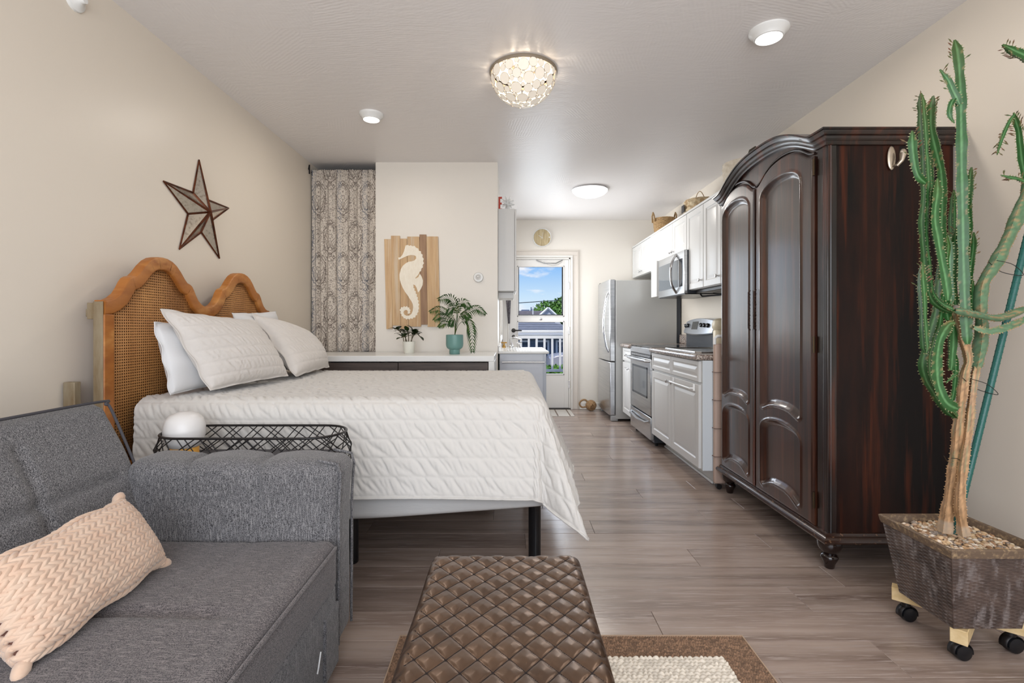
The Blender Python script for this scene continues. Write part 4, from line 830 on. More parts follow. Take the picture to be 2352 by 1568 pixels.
kn = MB(); ncol, nrow = 10, 23
for side in (1, -1):
    for ci in range(ncol):
        for ri in range(-1, nrow+1):
            for s in (-1, 1):
                v = -1+(ci+.5+s*.25)*2/ncol; u = -1+(ri+.5+.5*(ci % 2)*0)*2/nrow+ (.0 if s > 0 else .012); u = max(-.985, min(.985, u)); 
                if abs(v) > .985: continue
                jit_ = rng.uniform(-.01, .01); p = cus(u+jit_, v, side); pu = cus(min(.99, u+.03), v, side)-cus(max(-.99, u-.03), v, side); pv = cus(u, min(.99, v+.03), side)-cus(u, max(-.99, v-.03), side)
                if pu.length < 1e-6 or pv.length < 1e-6: continue
                pu.normalize(); pv.normalize(); d = (pu*.88-pv*s*.46).normalized(); nn = pu.cross(pv).normalized(); 
                if nn.dot(nv_*side) < 0: nn = -nn
                M = Matrix((d, nn.cross(d).normalized(), nn)).transposed(); ex = abs(u) > .9
                Ls = .0225*(1+rng.uniform(-.08, .12)); kn.ball(p+nn*.001, 1, 10, (Ls, .0080*(1+rng.uniform(-.12, .12)), .0085), M)
for s in (-1, 1):     # gathered corners
    for t in (-1, 1):
        p = cus(.97*s, .97*t, 0); d = (ax*s+upv*t*.6).normalized(); M = d.to_track_quat('X', 'Z').to_matrix(); kn.ball(p+d*.012, 1, 12, (.024, .015, .015), M)
o = kn.build('braided_cover', M_knit, cu, ang=80); o['kind'] = 'stuff'
# ================================================================ OTTOMAN AND RUG
ot = root('ottoman', (-.012, .75, 0), 'bronze brown faux leather ottoman bench with diamond quilted top', 'ottoman')
OX0, OX1, OY0, OY1, OT = -.238, .215, .12, 1.462, .438
M_lea = mat('bronze_leather', (106, 82, 64), .32, .68, c2=(86, 66, 52), vs=(9, 9, 9), coat=.30, crough=.28, bs=(500,)*3, bstr=.12, bdist=.0006)
def d_ot(V, n):
    x, y = V[:, 0], V[:, 1]; z = V[:, 2]; xe = x+np.where(x > OX1-.03, (OT-z), 0)-np.where(x < OX0+.03, (OT-z), 0)
    p, q_ = .0640, .0760; A_1 = (xe/p+y/q_); B_1 = (xe/p-y/q_); fa = np.abs(((A_1) % 1)-.5)*2; fb = np.abs(((B_1) % 1)-.5)*2   # 1 at seams
    da, db = 1-fa, 1-fb; h = .0026*(1-np.exp(-(np.clip(da, 0, 1)*12)))*(1-np.exp(-(np.clip(db, 0, 1)*12)))+.0034*(np.clip(da*db, 0, 1))**.75
    return h*np.clip((n[:, 2]-.45)*2.2, 0, 1)+.0022*vnoise(V, 6)
rbox((OX0+.008, OX1-.008, OY0, OY1-.008, OT-.115, OT-.0075), .030, .0032, d_ot).build('quilted_lid', M_lea, ot, ang=180)
f = MB()
for sg in (1, -1):
    for k in range(-30, 40):
        P = []; p, q_ = .0640, .0760
        for x in np.linspace(OX0+.03, OX1-.03, 40):
            y = (k-x/p)*q_*sg
            if OY0+.03 < y < OY1-.035: P.append((x, y, OT-.0066))
        if len(P) > 1:
            V_ = np.array(P); P = [tuple(v) for v in V_+np.stack([0*V_[:, 0], 0*V_[:, 0], .0022*vnoise(V_, 6)], 1)]; f.tube(P, .0012, 4)
tag(f.build('seam_thread', mat('dark_thread', (30, 22, 20), .8), ot), kind='stuff')
box('box_body', mat('dark_brown_leather', (58, 40, 36), .4, bs=(300,)*3, bstr=.15), ot, OX0+.012, OX1-.012, OY0+.01, OY1-.02, .024, OT-.10, .006)
MB().tube([(OX0+.004, OY0, OT-.060), (OX0+.004, OY1-.03, OT-.060), (OX0+.03, OY1-.006, OT-.06), (OX1-.03, OY1-.006, OT-.06), (OX1-.004, OY1-.03, OT-.06), (OX1-.004, OY0, OT-.06)], .0028, 6).build('piping', mat('pale_piping', (196, 176, 164), .6), ot, ang=80)
for x, y in ((OX0+.05, OY0+.05), (OX1-.05, OY0+.05), (OX0+.05, OY1-.06), (OX1-.05, OY1-.06)): MB().cyl((x, y, .0165), (x, y, .026), .02, n=12).build('foot', M_black, ot)
rg = root('rug', (.22, 1.1, 0), 'flat rug with brown looped border around a cream looped centre under the ottoman', 'rug')
RX0, RX1, RY0, RY1, BW = -.385, .82, .45, 1.737, .113
box('backing', mat('rug_backing', (112, 84, 70), .9), rg, RX0, RX1, RY0, RY1, .0, .005, .001)
def loops(x0, x1, y0, y1, px, py, h, col_):
    nx, ny = int((x1-x0)/px*5), int((y1-y0)/py*5); X, Y = np.meshgrid(np.linspace(x0, x1, nx), np.linspace(y0, y1, ny), indexing='ij'); row = np.floor((Y-y0)/py)
    xs = X+px*.5*(row % 2)+px*.25*np.sin(row*7.7)+.2*px*np.sin(X*97+row); fx = (xs/px) % 1; fy = ((Y-y0)/py) % 1; b_ = np.sqrt(np.clip(np.sin(PI*fx)*np.sin(PI*fy), 0, 1)); cell = np.floor(xs/px)
    rv = np.modf(np.abs(np.sin(cell*12.9898+row*78.233)*43758.5))[0]; Z = .005+h*b_*(.75+.4*rv); return np.stack([X, Y, Z], -1), rv
f = MB(); cols = []
for b in ((RX0, RX1, RY1-BW, RY1-.002), (RX0+.002, RX0+BW, 1.15, RY1-BW), (RX1-BW, RX1-.002, 1.15, RY1-BW)):
    g, rv = loops(b[0], b[1], b[2], b[3], .0085, .0075, .006, None); f.grid(g); c_ = np.array(lin((128, 100, 78))[:3])*(.62+.75*rv[..., None]); cols.append(c_.reshape(-1, 3))
o = f.build('brown_border', vcol_mat('rug_brown', .95, .2), rg, ang=180, col=np.concatenate(cols)); o['kind'] = 'stuff'
g, rv = loops(RX0+BW, RX1-BW, 1.15, RY1-BW, .0165, .0145, .010, None); o = MB().grid(g).build('cream_centre', vcol_mat('rug_cream', .95, .2), rg, ang=180, col=(np.array(lin((226, 216, 200))[:3])*(.80+.25*rv[..., None])).reshape(-1, 3)); o['kind'] = 'stuff'
MB().box(RX0, RX1, RY1-.003, RY1+.001, 0, .012).box(RX1-.002, RX1+.002, RY0, RY1, 0, .012).box(RX0-.002, RX0+.002, RY0, RY1, 0, .012).build('edge_binding', mat('rug_binding', (176, 150, 126), .9), rg)
# ================================================================ KITCHEN, RIGHT SIDE
M_cab = mat('cabinet_white', (206, 205, 203), .32); M_lam = mat('granite_laminate', (150, 134, 124), .25, c2=(84, 70, 66), vs=(60, 60, 60), vr=(.42, .58), c3=(206, 196, 184), s3=(90, 90, 90), coat=.3)
def raised(name, par, X, y0, y1, z0, z1, m=M_cab, th=.019, fr=.055, knob=None):
    # a door or drawer front facing -X with a routed frame and a raised centre field
    L = [(0, th), (0, .003), (.003, 0), (fr, 0), (fr+.008, .0065), (fr+.014, .0065), (fr+.034, .0005), (fr+.036, 0)]
    f = MB(); V = []
    for ins, dp in L: V += [(X-th+dp, y0+ins, z0+ins), (X-th+dp, y1-ins, z0+ins), (X-th+dp, y1-ins, z1-ins), (X-th+dp, y0+ins, z1-ins)]
    n = len(L); Fc = [(4*i+k, 4*i+(k+1) % 4, 4*i+4+(k+1) % 4, 4*i+4+k) for i in range(n-1) for k in range(4)]+[(4*n-4, 4*n-3, 4*n-2, 4*n-1), (3, 2, 1, 0)]
    o = f.add(V, Fc).build(name, m, par, ang=15)
    if knob:
        ky, kz = knob; MB().lathe((X-th, ky, kz), [(.006, 0), (.006, -.012), (.013, -.018), (.014, -.024), (.009, -.029), (.0005, -.030)], 16, 'x').build('knob', M_chrome, o)
    return o
FX = 1.32
kb = root('base_cabinet', (1.62, 3.94, 0), 'white base cabinet with two doors, two drawers and sink between armoire and stove', 'cabinet')
box('body', M_cab, kb, FX+.001, 1.985, 3.37, 4.50, .115, .868, .001); box('toe_kick', M_trim, kb, 1.43, 1.985, 3.44, 4.50, 0, .115, .001)
box('shoe_moulding', M_white, kb, 1.415, 1.43, 3.44, 4.50, 0, .018, .006)
box('end_panel', mat('cabinet_end', (206, 212, 216), .4), kb, FX+.001, 1.985, 3.362, 3.37, .115, .868, .001)
raised('door', kb, FX, 3.385, 3.958, .125, .700, knob=(3.90, .655)); raised('door', kb, FX, 3.966, 4.495, .125, .700, knob=(4.02, .655))
raised('drawer', kb, FX, 3.385, 3.958, .718, .862, fr=.028); raised('drawer', kb, FX, 3.966, 4.495, .718, .862, fr=.028)
MB().tube([(FX-.02, 3.46, .668), (FX-.055, 3.46, .668), (FX-.055, 3.89, .668), (FX-.02, 3.89, .668)], .006, 8).build('towel_bar', M_white, kb)
MB().tube([(FX-.022, 3.46, .70), (FX-.022, 3.46, .650)], .009, 8).tube([(FX-.022, 3.89, .70), (FX-.022, 3.89, .650)], .009, 8).build('towel_bar_hook', M_white, kb)
kc = root('worktop', (1.62, 3.9, .868), 'brown granite look worktop with a steel sink on the base cabinet by the armoire', 'worktop')
rbox((1.275, 1.985, 3.363, 4.505, .869, .908), .014, .05).build('slab', M_lam, kc)
box('backsplash', M_lam, kc, 1.965, 1.995, 3.363, 4.505, .908, 1.0, .004)
MB().tube([(1.37, 3.62, .911), (1.37, 4.30, .911), (1.40, 4.33, .911), (1.84, 4.33, .911), (1.87, 4.30, .911), (1.87, 3.62, .911), (1.84, 3.59, .911), (1.40, 3.59, .911)], .008, 8, closed=True).build('sink_rim', M_steel, kc)
box('sink_basin', M_steel, kc, 1.375, 1.865, 3.595, 4.325, .9085, .9095, .001)
r = root('soap_dish', (1.78, 3.52, .91), 'small flat white dish on the worktop edge beside the sink', 'dish'); box('dish', M_white, r, 1.44, 1.56, 3.38, 3.46, .910, .926, .005)
# cabinet between stove and fridge
k2 = root('narrow_cabinet', (1.66, 5.46, 0), 'narrow white base cabinet squeezed between the stove and the refrigerator', 'cabinet')
box('body', M_cab, k2, FX+.001, 1.985, 5.275, 5.655, .115, .868, .001); box('toe_kick', M_trim, k2, 1.42, 1.985, 5.275, 5.655, 0, .115, .001)
raised('door', k2, FX, 5.28, 5.65, .125, .700, knob=(5.34, .64)); raised('drawer', k2, FX, 5.28, 5.65, .718, .862, fr=.03, knob=(5.45, .79))
k3 = root('worktop.001', (1.66, 5.46, .868), 'short granite look worktop between the stove and the refrigerator', 'worktop')
rbox((1.275, 1.985, 5.272, 5.665, .869, .908), .014, .05).build('slab', M_lam, k3); rbox((1.955, 1.99, 5.272, 5.665, .908, 1.01), .01, .05).build('backsplash', M_lam, k3)
# stove
sv = root('stove', (1.63, 4.89, 0), 'stainless electric stove with glass oven door and raised control panel', 'stove')
SX, sy0, sy1 = 1.295, 4.512, 5.268; M_sg = mat('oven_glass', (120, 128, 136), .08, .55); M_dg = mat('dark_grey_enamel', (52, 56, 62), .3)
box('body', M_dg, sv, SX+.035, 1.94, sy0, sy1, .03, .895, .004)
box('oven_door', M_steel, sv, SX, SX+.034, sy0+.003, sy1-.003, .275, .800, .006)
f = MB(); f.box(SX-.002, SX, 4.62, 5.17, .425, .445).box(SX-.002, SX, 4.62, 5.17, .695, .715).box(SX-.002, SX, 4.62, 4.64, .425, .715).box(SX-.002, SX, 5.15, 5.17, .425, .715); f.build('window_frame', M_dg, sv)
box('oven_window', M_sg, sv, SX-.001, SX, 4.64, 5.15, .445, .695, 0)
MB().tube([(SX+.01, sy0+.03, .782), (SX-.035, sy0+.04, .782), (SX-.048, 4.7, .782), (SX-.052, 4.89, .782), (SX-.048, 5.08, .782), (SX-.035, sy1-.04, .782), (SX+.01, sy1-.03, .782)], [.013, .015, .016, .016, .016, .015, .013], 10).build('oven_handle', M_steel, sv)
box('front_trim', M_steel, sv, SX, SX+.034, sy0+.002, sy1-.002, .838, .897, .004); box('vent_strip', M_black, sv, SX+.004, SX+.034, sy0+.004, sy1-.004, .803, .836, .001)
f = MB()
for k in range(14): y = sy0+.05+k*.048; f.box(SX+.001, SX+.004, y, y+.034, .812, .828)
f.build('vent_fin', M_steel, sv)
box('drawer_front', M_steel, sv, SX, SX+.034, sy0+.003, sy1-.003, .055, .262, .006)
f = MB(); f.tube([(SX+.004, sy0+.06, .218), (SX-.022, sy0+.10, .203), (SX-.028, 4.89, .188), (SX-.022, sy1-.10, .203), (SX+.004, sy1-.06, .218)], [.010, .013, .015, .013, .010], 10); f.build('drawer_handle', M_steel, sv)
box('cooktop', mat('black_glass', (14, 15, 18), .05), sv, SX+.01, 1.90, sy0, sy1, .897, .910, .003)
for (x, y, R) in ((1.47, 4.70, .10), (1.47, 5.08, .08), (1.72, 4.70, .075), (1.72, 5.08, .10)): MB().lathe((x, y, .910), [(R, 0), (R, .0006), (R-.003, .0006), (R-.003, 0)], 40, caps=False).build('burner_ring', mat('burner_grey', (110, 112, 116), .4), sv)
box('back_riser', M_dg, sv, 1.885, 1.985, sy0+.02, sy1-.02, .905, 1.035, .004)
f = MB(); ns = 20; secs = []
for k in range(ns+1):
    t = k/ns; y = sy0+.01+(sy1-sy0-.02)*t; bow = 1-(2*t-1)**2; zt_, zb_ = 1.150+.030*bow, 1.035-.018*bow; xo = -.018*bow
    secs.append([(1.895+xo, y, zt_), (1.862+xo, y, zb_+.01), (1.866+xo, y, zb_), (1.985, y, zb_), (1.985, y, zt_+.004), (1.91+xo, y, zt_+.004)])
f.grid(np.array(secs), wrap=True); f.add(secs[0], [list(range(6))[::-1]]); f.add(secs[-1], [list(range(6))]); f.build('control_panel', mat('steel_panel', (190, 194, 200), .28, .85), sv, ang=30)
def on_panel(y, s):    # s from 0 bottom to 1 top
    t = (y-sy0-.01)/(sy1-sy0-.02); bow = 1-(2*t-1)**2; zt_, zb_ = 1.150+.030*bow, 1.045-.018*bow; return Vector((1.862-.018*bow+.033*s-.002, y, zb_+(zt_-zb_)*s))
c = [on_panel(5.02, .30), on_panel(4.86, .30), on_panel(4.86, .82), on_panel(5.02, .82)]; f = MB(); f.add(c+[p+Vector((.006, 0, 0)) for p in c], [(0, 1, 2, 3), (7, 6, 5, 4), (0, 4, 5, 1), (1, 5, 6, 2), (2, 6, 7, 3), (3, 7, 4, 0)]); f.build('display', mat('display_grey', (64, 64, 62), .2), sv)
for y in (5.205, 5.135, 4.77, 4.70, 4.63):
    p = on_panel(y, .58); d = Vector((-.95, 0, .28)).normalized(); k_ = MB().tube([p, p+d*.016, p+d*.020], [.021, .019, .012], 16).build('control_knob', M_black, sv); MB().tube([p+d*.018-Vector((0, 0, .012)), p+d*.026+Vector((0, 0, .012))], .004, 6).build('grip', mat('grip_grey', (150, 152, 156), .3, .6), k_)
for x in (1.36, 1.9):
    for y in (sy0+.04, sy1-.04): MB().cyl((x, y, 0), (x, y, .035), .016, n=10).build('foot', M_black, sv)
r = root('cream_jar', (1.90, 3.72, 1.10), 'cream ribbed lidded jar standing on the worktop just behind the armoire', 'jar')
MB().lathe((1.88, 4.40, .909), [(.05, 0), (.055, .01), (.055, .15), (.05, .16)], 24).lathe((1.88, 4.40, 1.07), [(.052, 0), (.064, .02), (.066, .05), (.055, .085), (.03, .10), (.01, .105)], 24).build('jar_body', mat('cream_glaze', (214, 202, 176), .3), r)
# slim cart
sc_ = root('slim_cart', (1.65, 3.33, 0), 'slim tan plastic storage cart wedged between the white cabinet and the armoire', 'cart')
M_tan = mat('tan_plastic', (176, 152, 138), .45); 
rbox((1.385, 1.93, 3.324, 3.358, .035, .985), .016, .1).build('body', M_tan, sc_)
for z in (.22, .41, .60, .79): box('drawer_seam', mat('tan_dark', (128, 106, 96), .5), sc_, 1.383, 1.93, 3.316, 3.3595, z, z+.004, 0)
MB().tube([(1.392, 3.338, .98), (1.392, 3.338, 1.02), (1.41, 3.338, 1.035), (1.9, 3.338, 1.035), (1.92, 3.338, 1.02), (1.92, 3.338, .98)], .011, 10).build('handle', M_white, sc_)
for x in (1.42, 1.90): MB().lathe((x, 3.326, .018), [(.018, 0), (.018, .024)], 16, 'y').build('caster', M_bmetal, sc_)
# refrigerator
rf = root('refrigerator', (1.56, 6.08, 0), 'stainless refrigerator with a curved bar handle and bottom freezer drawer', 'refrigerator')
ry0, ry1, rx = 5.70, 6.45, 1.232; M_fs = mat('grey_textured_steel', (172, 172, 170), .28, .2, bs=(260,)*3, bstr=.35, bdist=.001)
box('body', M_fs, rf, rx, 1.94, ry0, ry1, .03, 1.640, .004); box('back_housing', mat('fridge_back', (60, 64, 72), .5), rf, 1.94, 1.985, ry0+.01, ry1-.01, .04, 1.62, 0)
for nm, z0, z1 in (('fridge_door', .700, 1.648), ('freezer_door', .075, .688)):
    f = MB(); P = [(rx-.008, ry0+.003), (rx-.062, ry0+.003), (rx-.070, ry0+.012), (rx-.078, ry0+.20), (rx-.081, (ry0+ry1)/2), (rx-.078, ry1-.20), (rx-.070, ry1-.012), (rx-.062, ry1-.003), (rx-.008, ry1-.003)]; f.prism(P, 'z', z0, z1); o = f.build(nm, M_steel, rf, bevel=.004)
    if nm == 'fridge_door':
        C = curve([(rx-.072, ry0+.055, .80), (rx-.105, ry0+.05, .90), (rx-.135, ry0+.045, 1.14), (rx-.105, ry0+.05, 1.40), (rx-.072, ry0+.055, 1.50)], 8); MB().tube(C, .011, 10).build('bar_handle', M_chrome, o)
box('door_gasket', M_dg, rf, rx-.010, rx+.001, ry0+.012, ry1-.012, .08, 1.64, 0); box('hinge_cover', M_dg, rf, rx-.06, rx+.05, ry1-.09, ry1-.02, 1.641, 1.662, .004)
box('kick_grille', M_dg, rf, rx-.02, rx+.002, ry0+.05, ry1-.02, .02, .07, 0); rbox((rx-.055, rx+.03, ry0+.002, ry0+.05, .002, .072), .014, .02).build('front_foot', mat('grey_plastic', (150, 150, 150), .5), rf); rbox((rx-.04, rx+.03, ry1-.06, ry1-.01, .002, .072), .014, .02).build('front_foot', MATS['grey_plastic'], rf)
# upper cabinets
UX = 1.66; UT = 2.165
ucs = [('wall_cabinet', 'short white wall cabinet over the refrigerator', 5.60, 6.57, 1.74, ((5.73, 6.125, (6.09, 1.79)), (6.135, 6.56, (6.17, 1.79)))),
       ('wall_cabinet', 'short white wall cabinet over the microwave', 4.556, 5.598, 1.812, ((4.56, 4.945, (4.915, 1.85)), (4.952, 5.345, (4.985, 1.85)))),
       ('wall_cabinet', 'tall white wall cabinet between the microwave and the armoire', 3.50, 4.553, 1.432, ((3.505, 3.815, (3.53, 1.50)), (3.822, 4.16, (3.86, 1.50)), (4.168, 4.55, (4.21, 1.50))))]
for nm, lab, a, b_, z0, drs in ucs:
    r = root(nm, (1.83, (a+b_)/2, z0), lab, 'cabinet', 'white wall cabinets over the worktop'); box('body', M_cab, r, UX+.001, 1.99, a, b_, z0, UT, .001); box('top_rail', M_cab, r, UX-.019, UX, a, b_, UT-.02, UT, .002)
    if b_ == 5.598: box('filler', M_cab, r, UX-.019, UX, 5.352, 5.598, z0, UT-.022, .001)
    if b_ == 6.57: box('filler', M_cab, r, UX-.019, UX, 5.60, 5.724, z0, UT-.022, .001)
    for (y0_, y1_, kn_) in drs: raised('door', r, UX, y0_, y1_, z0+.004, UT-.024, fr=.05, knob=kn_)
box('side_filler_panel', M_cab, None, 1.585, 1.99, 5.30, 5.50, 1.425, 1.810, .002); o = bpy.data.objects['side_filler_panel']; tag(o, 'narrow white filler panel between the microwave and the refrigerator space', 'panel')
mw = root('microwave', (1.79, 4.89, 1.40), 'stainless over the range microwave with a bowed handle under the wall cabinet', 'microwave')
mx_, my0, my1 = 1.60, 4.50, 5.285
box('body', M_dg, mw, mx_+.03, 1.99, my0, my1, 1.405, 1.805, .003); box('front_frame', M_steel, mw, mx_, mx_+.03, my0, my1, 1.405, 1.805, .004)
box('door_window', M_sg, mw, mx_-.002, mx_, my0+.17, my1-.03, 1.475, 1.735, .001); MATS['oven_glass']; box('control_strip', mat('mw_black', (40, 42, 46), .1), mw, mx_-.002, mx_, my0+.05, my0+.15, 1.475, 1.735, .001)
C = curve([(mx_+.002, my0+.215, 1.42), (mx_-.05, my0+.19, 1.50), (mx_-.062, my0+.185, 1.605), (mx_-.05, my0+.19, 1.71), (mx_+.002, my0+.215, 1.79)], 8); MB().tube(C, .012, 10).build('bowed_handle', M_chrome, mw)
box('underside', M_black, mw, mx_+.01, 1.98, my0+.01, my1-.01, 1.398, 1.406, 0)
r = root('towel_holder', (1.80, 4.0, 1.40), 'dark under cabinet rack hanging beneath the tall wall cabinet', 'rack'); box('rack_plate', M_bmetal, r, 1.70, 1.97, 3.60, 4.48, 1.404, 1.431, .003)
MB().tube([(1.72, 4.44, 1.40), (1.74, 4.44, 1.375), (1.80, 4.2, 1.37), (1.86, 3.9, 1.385), (1.93, 3.75, 1.40)], .007, 8).tube([(1.84, 4.44, 1.40), (1.88, 4.3, 1.38), (1.93, 4.0, 1.392)], .006, 8).build('rack_rod', M_bmetal, r)
# baskets on the wall cabinets
def woven(par, c, prof, m, n=48, rows=.011, amp=.003, name='basket_body', sq=0):
    Z = np.linspace(prof[0][1], prof[-1][1], max(8, int((prof[-1][1]-prof[0][1])/rows*4))); A = np.linspace(0, 2*PI, n*4, endpoint=False); R_ = np.interp(Z, [p[1] for p in prof], [p[0] for p in prof])
    rowk = np.floor(Z/rows); P = []
    for i, z in enumerate(Z): P.append([(c[0]+(R_[i]+amp*math.sin(a*n/2+PI*rowk[i])*math.sin(PI*((z/rows) % 1)))*math.cos(a)*(1 if not sq else sq), c[1]+(R_[i]+amp*math.sin(a*n/2+PI*rowk[i])*math.sin(PI*((z/rows) % 1)))*math.sin(a), c[2]+z) for a in A])
    f = MB(); f.grid(np.array(P), wrap=True, flip=True); P2 = np.array(P[::3])[:, ::4]; ctr = np.array([c[0], c[1], 0]); P3 = P2.copy(); P3[..., :2] = ctr[:2]+(P2[..., :2]-ctr[:2])*.94; f.grid(P3, wrap=True); f.add([tuple(p) for p in P3[0]], [list(range(len(P3[0])))])
    return f.build(name, m, par, ang=180)
M_sea = mat('seagrass', (170, 140, 100), .85, c2=(132, 104, 70), vs=(60, 60, 60)); M_sea2 = mat('pale_wicker', (206, 190, 160), .85, c2=(168, 140, 104), vs=(30, 30, 30), vr=(.4, .6)); M_sea3 = mat('cream_wicker', (222, 212, 196), .85, c2=(206, 194, 174), vs=(30, 30, 30))
r = root('basket', (1.83, 5.62, UT), 'tan rope basket with two loop handles farthest along the wall cabinets', 'basket', 'baskets on top of the wall cabinets'); c = (1.80, 5.72, UT)
woven(r, c, [(.100, 0), (.115, .06), (.122, .14), (.122, .19)], M_sea, 40, .011)
for s in (-1, 1): MB().tube([(c[0]+s*.122, c[1]-.05, UT+.15), (c[0]+s*.13, c[1]-.035, UT+.225), (c[0]+s*.13, c[1], UT+.26), (c[0]+s*.13, c[1]+.035, UT+.225), (c[0]+s*.122, c[1]+.05, UT+.15)], .009, 8).build('loop_handle', M_sea, r)
r = root('basket.001', (1.83, 4.72, UT), 'pale twisted wicker basket with thin hoop handle and dark tag, middle of three', 'basket', 'baskets on top of the wall cabinets'); c = (1.82, 4.72, UT)
woven(r, c, [(.12, 0), (.15, .05), (.15, .125), (.145, .145)], M_sea2, 22, .028, .008, sq=.9)
f = MB().tube([(c[0], c[1]-.14+.02*k+.002, UT+.13+.10*math.sin(PI*k/14)) for k in range(15)], .0035, 6).build('hoop_handle', M_sea, r); box('tag', M_bmetal, r, c[0]-.152, c[0]-.146, c[1]-.02, c[1]+.05, UT+.03, UT+.10, .001)
r = root('basket.002', (1.80, 3.85, UT), 'cream painted basket with dark strap handle nearest the armoire', 'basket', 'baskets on top of the wall cabinets'); c = (1.83, 3.82, UT)
woven(r, c, [(.130, 0), (.150, .06), (.162, .15), (.162, .20)], M_sea3, 20, .02, .004)
MB().tube([(c[0]-.06, c[1]-.15, UT+.16), (c[0]-.04, c[1]-.17, UT+.24), (c[0]+.0, c[1]-.15, UT+.27), (c[0]+.05, c[1]-.13, UT+.22)], .013, 6).build('strap_handle', mat('dark_strap', (74, 68, 58), .7), r)
# ================================================================ KITCHEN, LEFT SIDE
lk = root('sink_cabinet', (.12, 4.8, 0), 'grey panelled sink cabinet with a steel towel bar behind the bed foot', 'cabinet')
M_grp = mat('grey_panel', (196, 200, 208), .35); box('body', M_grp, lk, -.085, .325, 4.37, 5.20, .0, .858, .002); box('side_stile', mat('grey_stile', (176, 182, 192), .35), lk, .300, .327, 4.362, 4.372, 0, .858, .001)
MB().tube([(-.064, 4.30, .79), (.318-.012, 4.30, .79)], .008, 12).tube([(-.055, 4.30, .79), (-.055, 4.368, .79)], .006, 8).tube([(.298, 4.30, .79), (.298, 4.368, .79)], .006, 8).build('towel_bar', M_chrome, lk)
r = root('basin_counter', (.12, 4.8, .858), 'white sink top with ridged draining area on the grey cabinet', 'worktop'); rbox((-.1015, .352, 4.35, 5.22, .859, .882), .008, .1).build('slab', M_white, r)
for k in range(9): box('drain_ridge', M_white, r, -.02+k*.026, -.008+k*.026, 4.42, 5.0, .882, .886, .001)
box('tile_splash', M_white, r, -.101, -.09, 4.36, 4.89, .882, .93, .002)
r = root('faucet', (-.03, 5.08, .882), 'two handled chrome and brass faucet on the white sink top', 'faucet'); M_brass = mat('brass', (190, 150, 84), .25, 1.)
MB().lathe((.02, 5.1, .882), [(.022, 0), (.022, .02), (.014, .03), (.012, .05)], 16).tube([(.02, 5.1, .93), (.02, 5.08, .985), (.06, 5.04, .99), (.12, 5.0, .965)], .008, 8).build('spout', M_chrome, r)
for x, m in ((-.055, M_brass), (.10, M_chrome)): MB().lathe((x, 5.1, .882), [(.018, 0), (.018, .015), (.010, .03), (.010, .045)], 14).tube([(x-.03, 5.1, .935), (x+.03, 5.09, .935)], .007, 8).build('tap_handle', m, r)
r = root('narrow_wall_cabinet', (-.02, 4.8, 1.416), 'narrow white wall cabinet at the partition corner seen end on', 'cabinet'); box('body', M_cab, r, -.1015, .045, 4.352, 4.86, 1.416, 2.143, .002); box('door', M_cab, r, .047, .062, 4.356, 4.856, 1.42, 2.14, .002); box('lower_shelf', M_cab, r, -.1015, .04, 4.50, 4.86, 1.36, 1.414, .002)
r = root('hanging_scarf', (-.02, 6.5, 1.3), 'dark patterned cloth hanging beside the back door', 'cloth')
f = MB(); P = []
for k in range(14):
    t = k/13; wd = .034*(1-.65*t); P.append([(-.015+.010*t+wd*(2*j/8-1), 6.49+.008*math.sin(j*1.6+t*3), 1.50-.36*t) for j in range(9)])
f.grid(np.array(P)).build('cloth', mat('dark_lace', (70, 66, 72), .9, c2=(130, 126, 130), vs=(120, 120, 120), vr=(.5, .56)), r, solid=.004); MB().tube([(-.015, 6.575, 1.52), (-.015, 6.49, 1.50), (-.015, 6.48, 1.52)], .004, 6).build('hook', M_chrome, r)
r = root('glass_starburst', (.02, 4.42, 2.143), 'spiky frosted glass starburst ornament on the narrow wall cabinet', 'ornament'); f = MB(); c0 = Vector((-.012, 4.42, 2.143+.062)); f.ball(c0, .026, 14)
ds = []; 
for k in range(24):
    ph = math.acos(1-2*(k+.5)/24); th_ = PI*(1+5**.5)*k; d = Vector((math.cos(th_)*math.sin(ph), math.sin(th_)*math.sin(ph), math.cos(ph))); 
    if d.z < -.75: continue
    f.tube([c0+d*.015, c0+d*rng.uniform(.058, .074)], [.014, .001], 8)
f.lathe((c0.x, c0.y, 2.1435), [(.02, 0), (.016, .01), (.012, .04)], 16).build('starburst', mat('frosted_glass', (222, 223, 222), .25, spec=.7), r)
r = root('red_letter', (-.085, 4.45, 2.143), 'small red wooden letter partly hidden beside the glass starburst', 'ornament'); f = MB(); f.box(-.098, -.082, 4.40, 4.42, 2.1435, 2.262).box(-.082, -.066, 4.40, 4.42, 2.1435, 2.158).box(-.082, -.068, 4.40, 4.42, 2.195, 2.21).box(-.082, -.066, 4.40, 4.42, 2.247, 2.262); f.build('letter', mat('red_paint', (190, 70, 52), .5), r, bevel=.002)
# rope door stop and mat
r = root('rope_doorstop', (1.05, 6.42, 0), 'knotted rope ball doorstop with a loop on the floor by the back door', 'doorstop'); M_rope = mat('rope', (168, 136, 98), .9, c2=(120, 92, 64), vs=(90, 90, 90)); c0 = Vector((1.065, 6.42, .073))
f = MB(); f.ball(c0, .055, 14)
for k in range(9):
    a = rng.normal(size=3); a /= np.linalg.norm(a); A_v = Vector(a); u1 = A_v.orthogonal().normalized(); u2 = A_v.cross(u1); f.tube([c0+(u1*math.cos(t)+u2*math.sin(t))*.058+A_v*rng.uniform(-.01, .01) for t in np.linspace(0, 2*PI, 24, endpoint=False)], .0135, 8, closed=True)
f.build('knot', M_rope, r, ang=80)
MB().tube(curve([(1.04, 6.42, .10), (.99, 6.42, .145), (.94, 6.42, .135), (.915, 6.42, .09), (.95, 6.42, .05), (1.02, 6.42, .06)], 5), .0115, 8).build('loop', M_rope, r, ang=80)
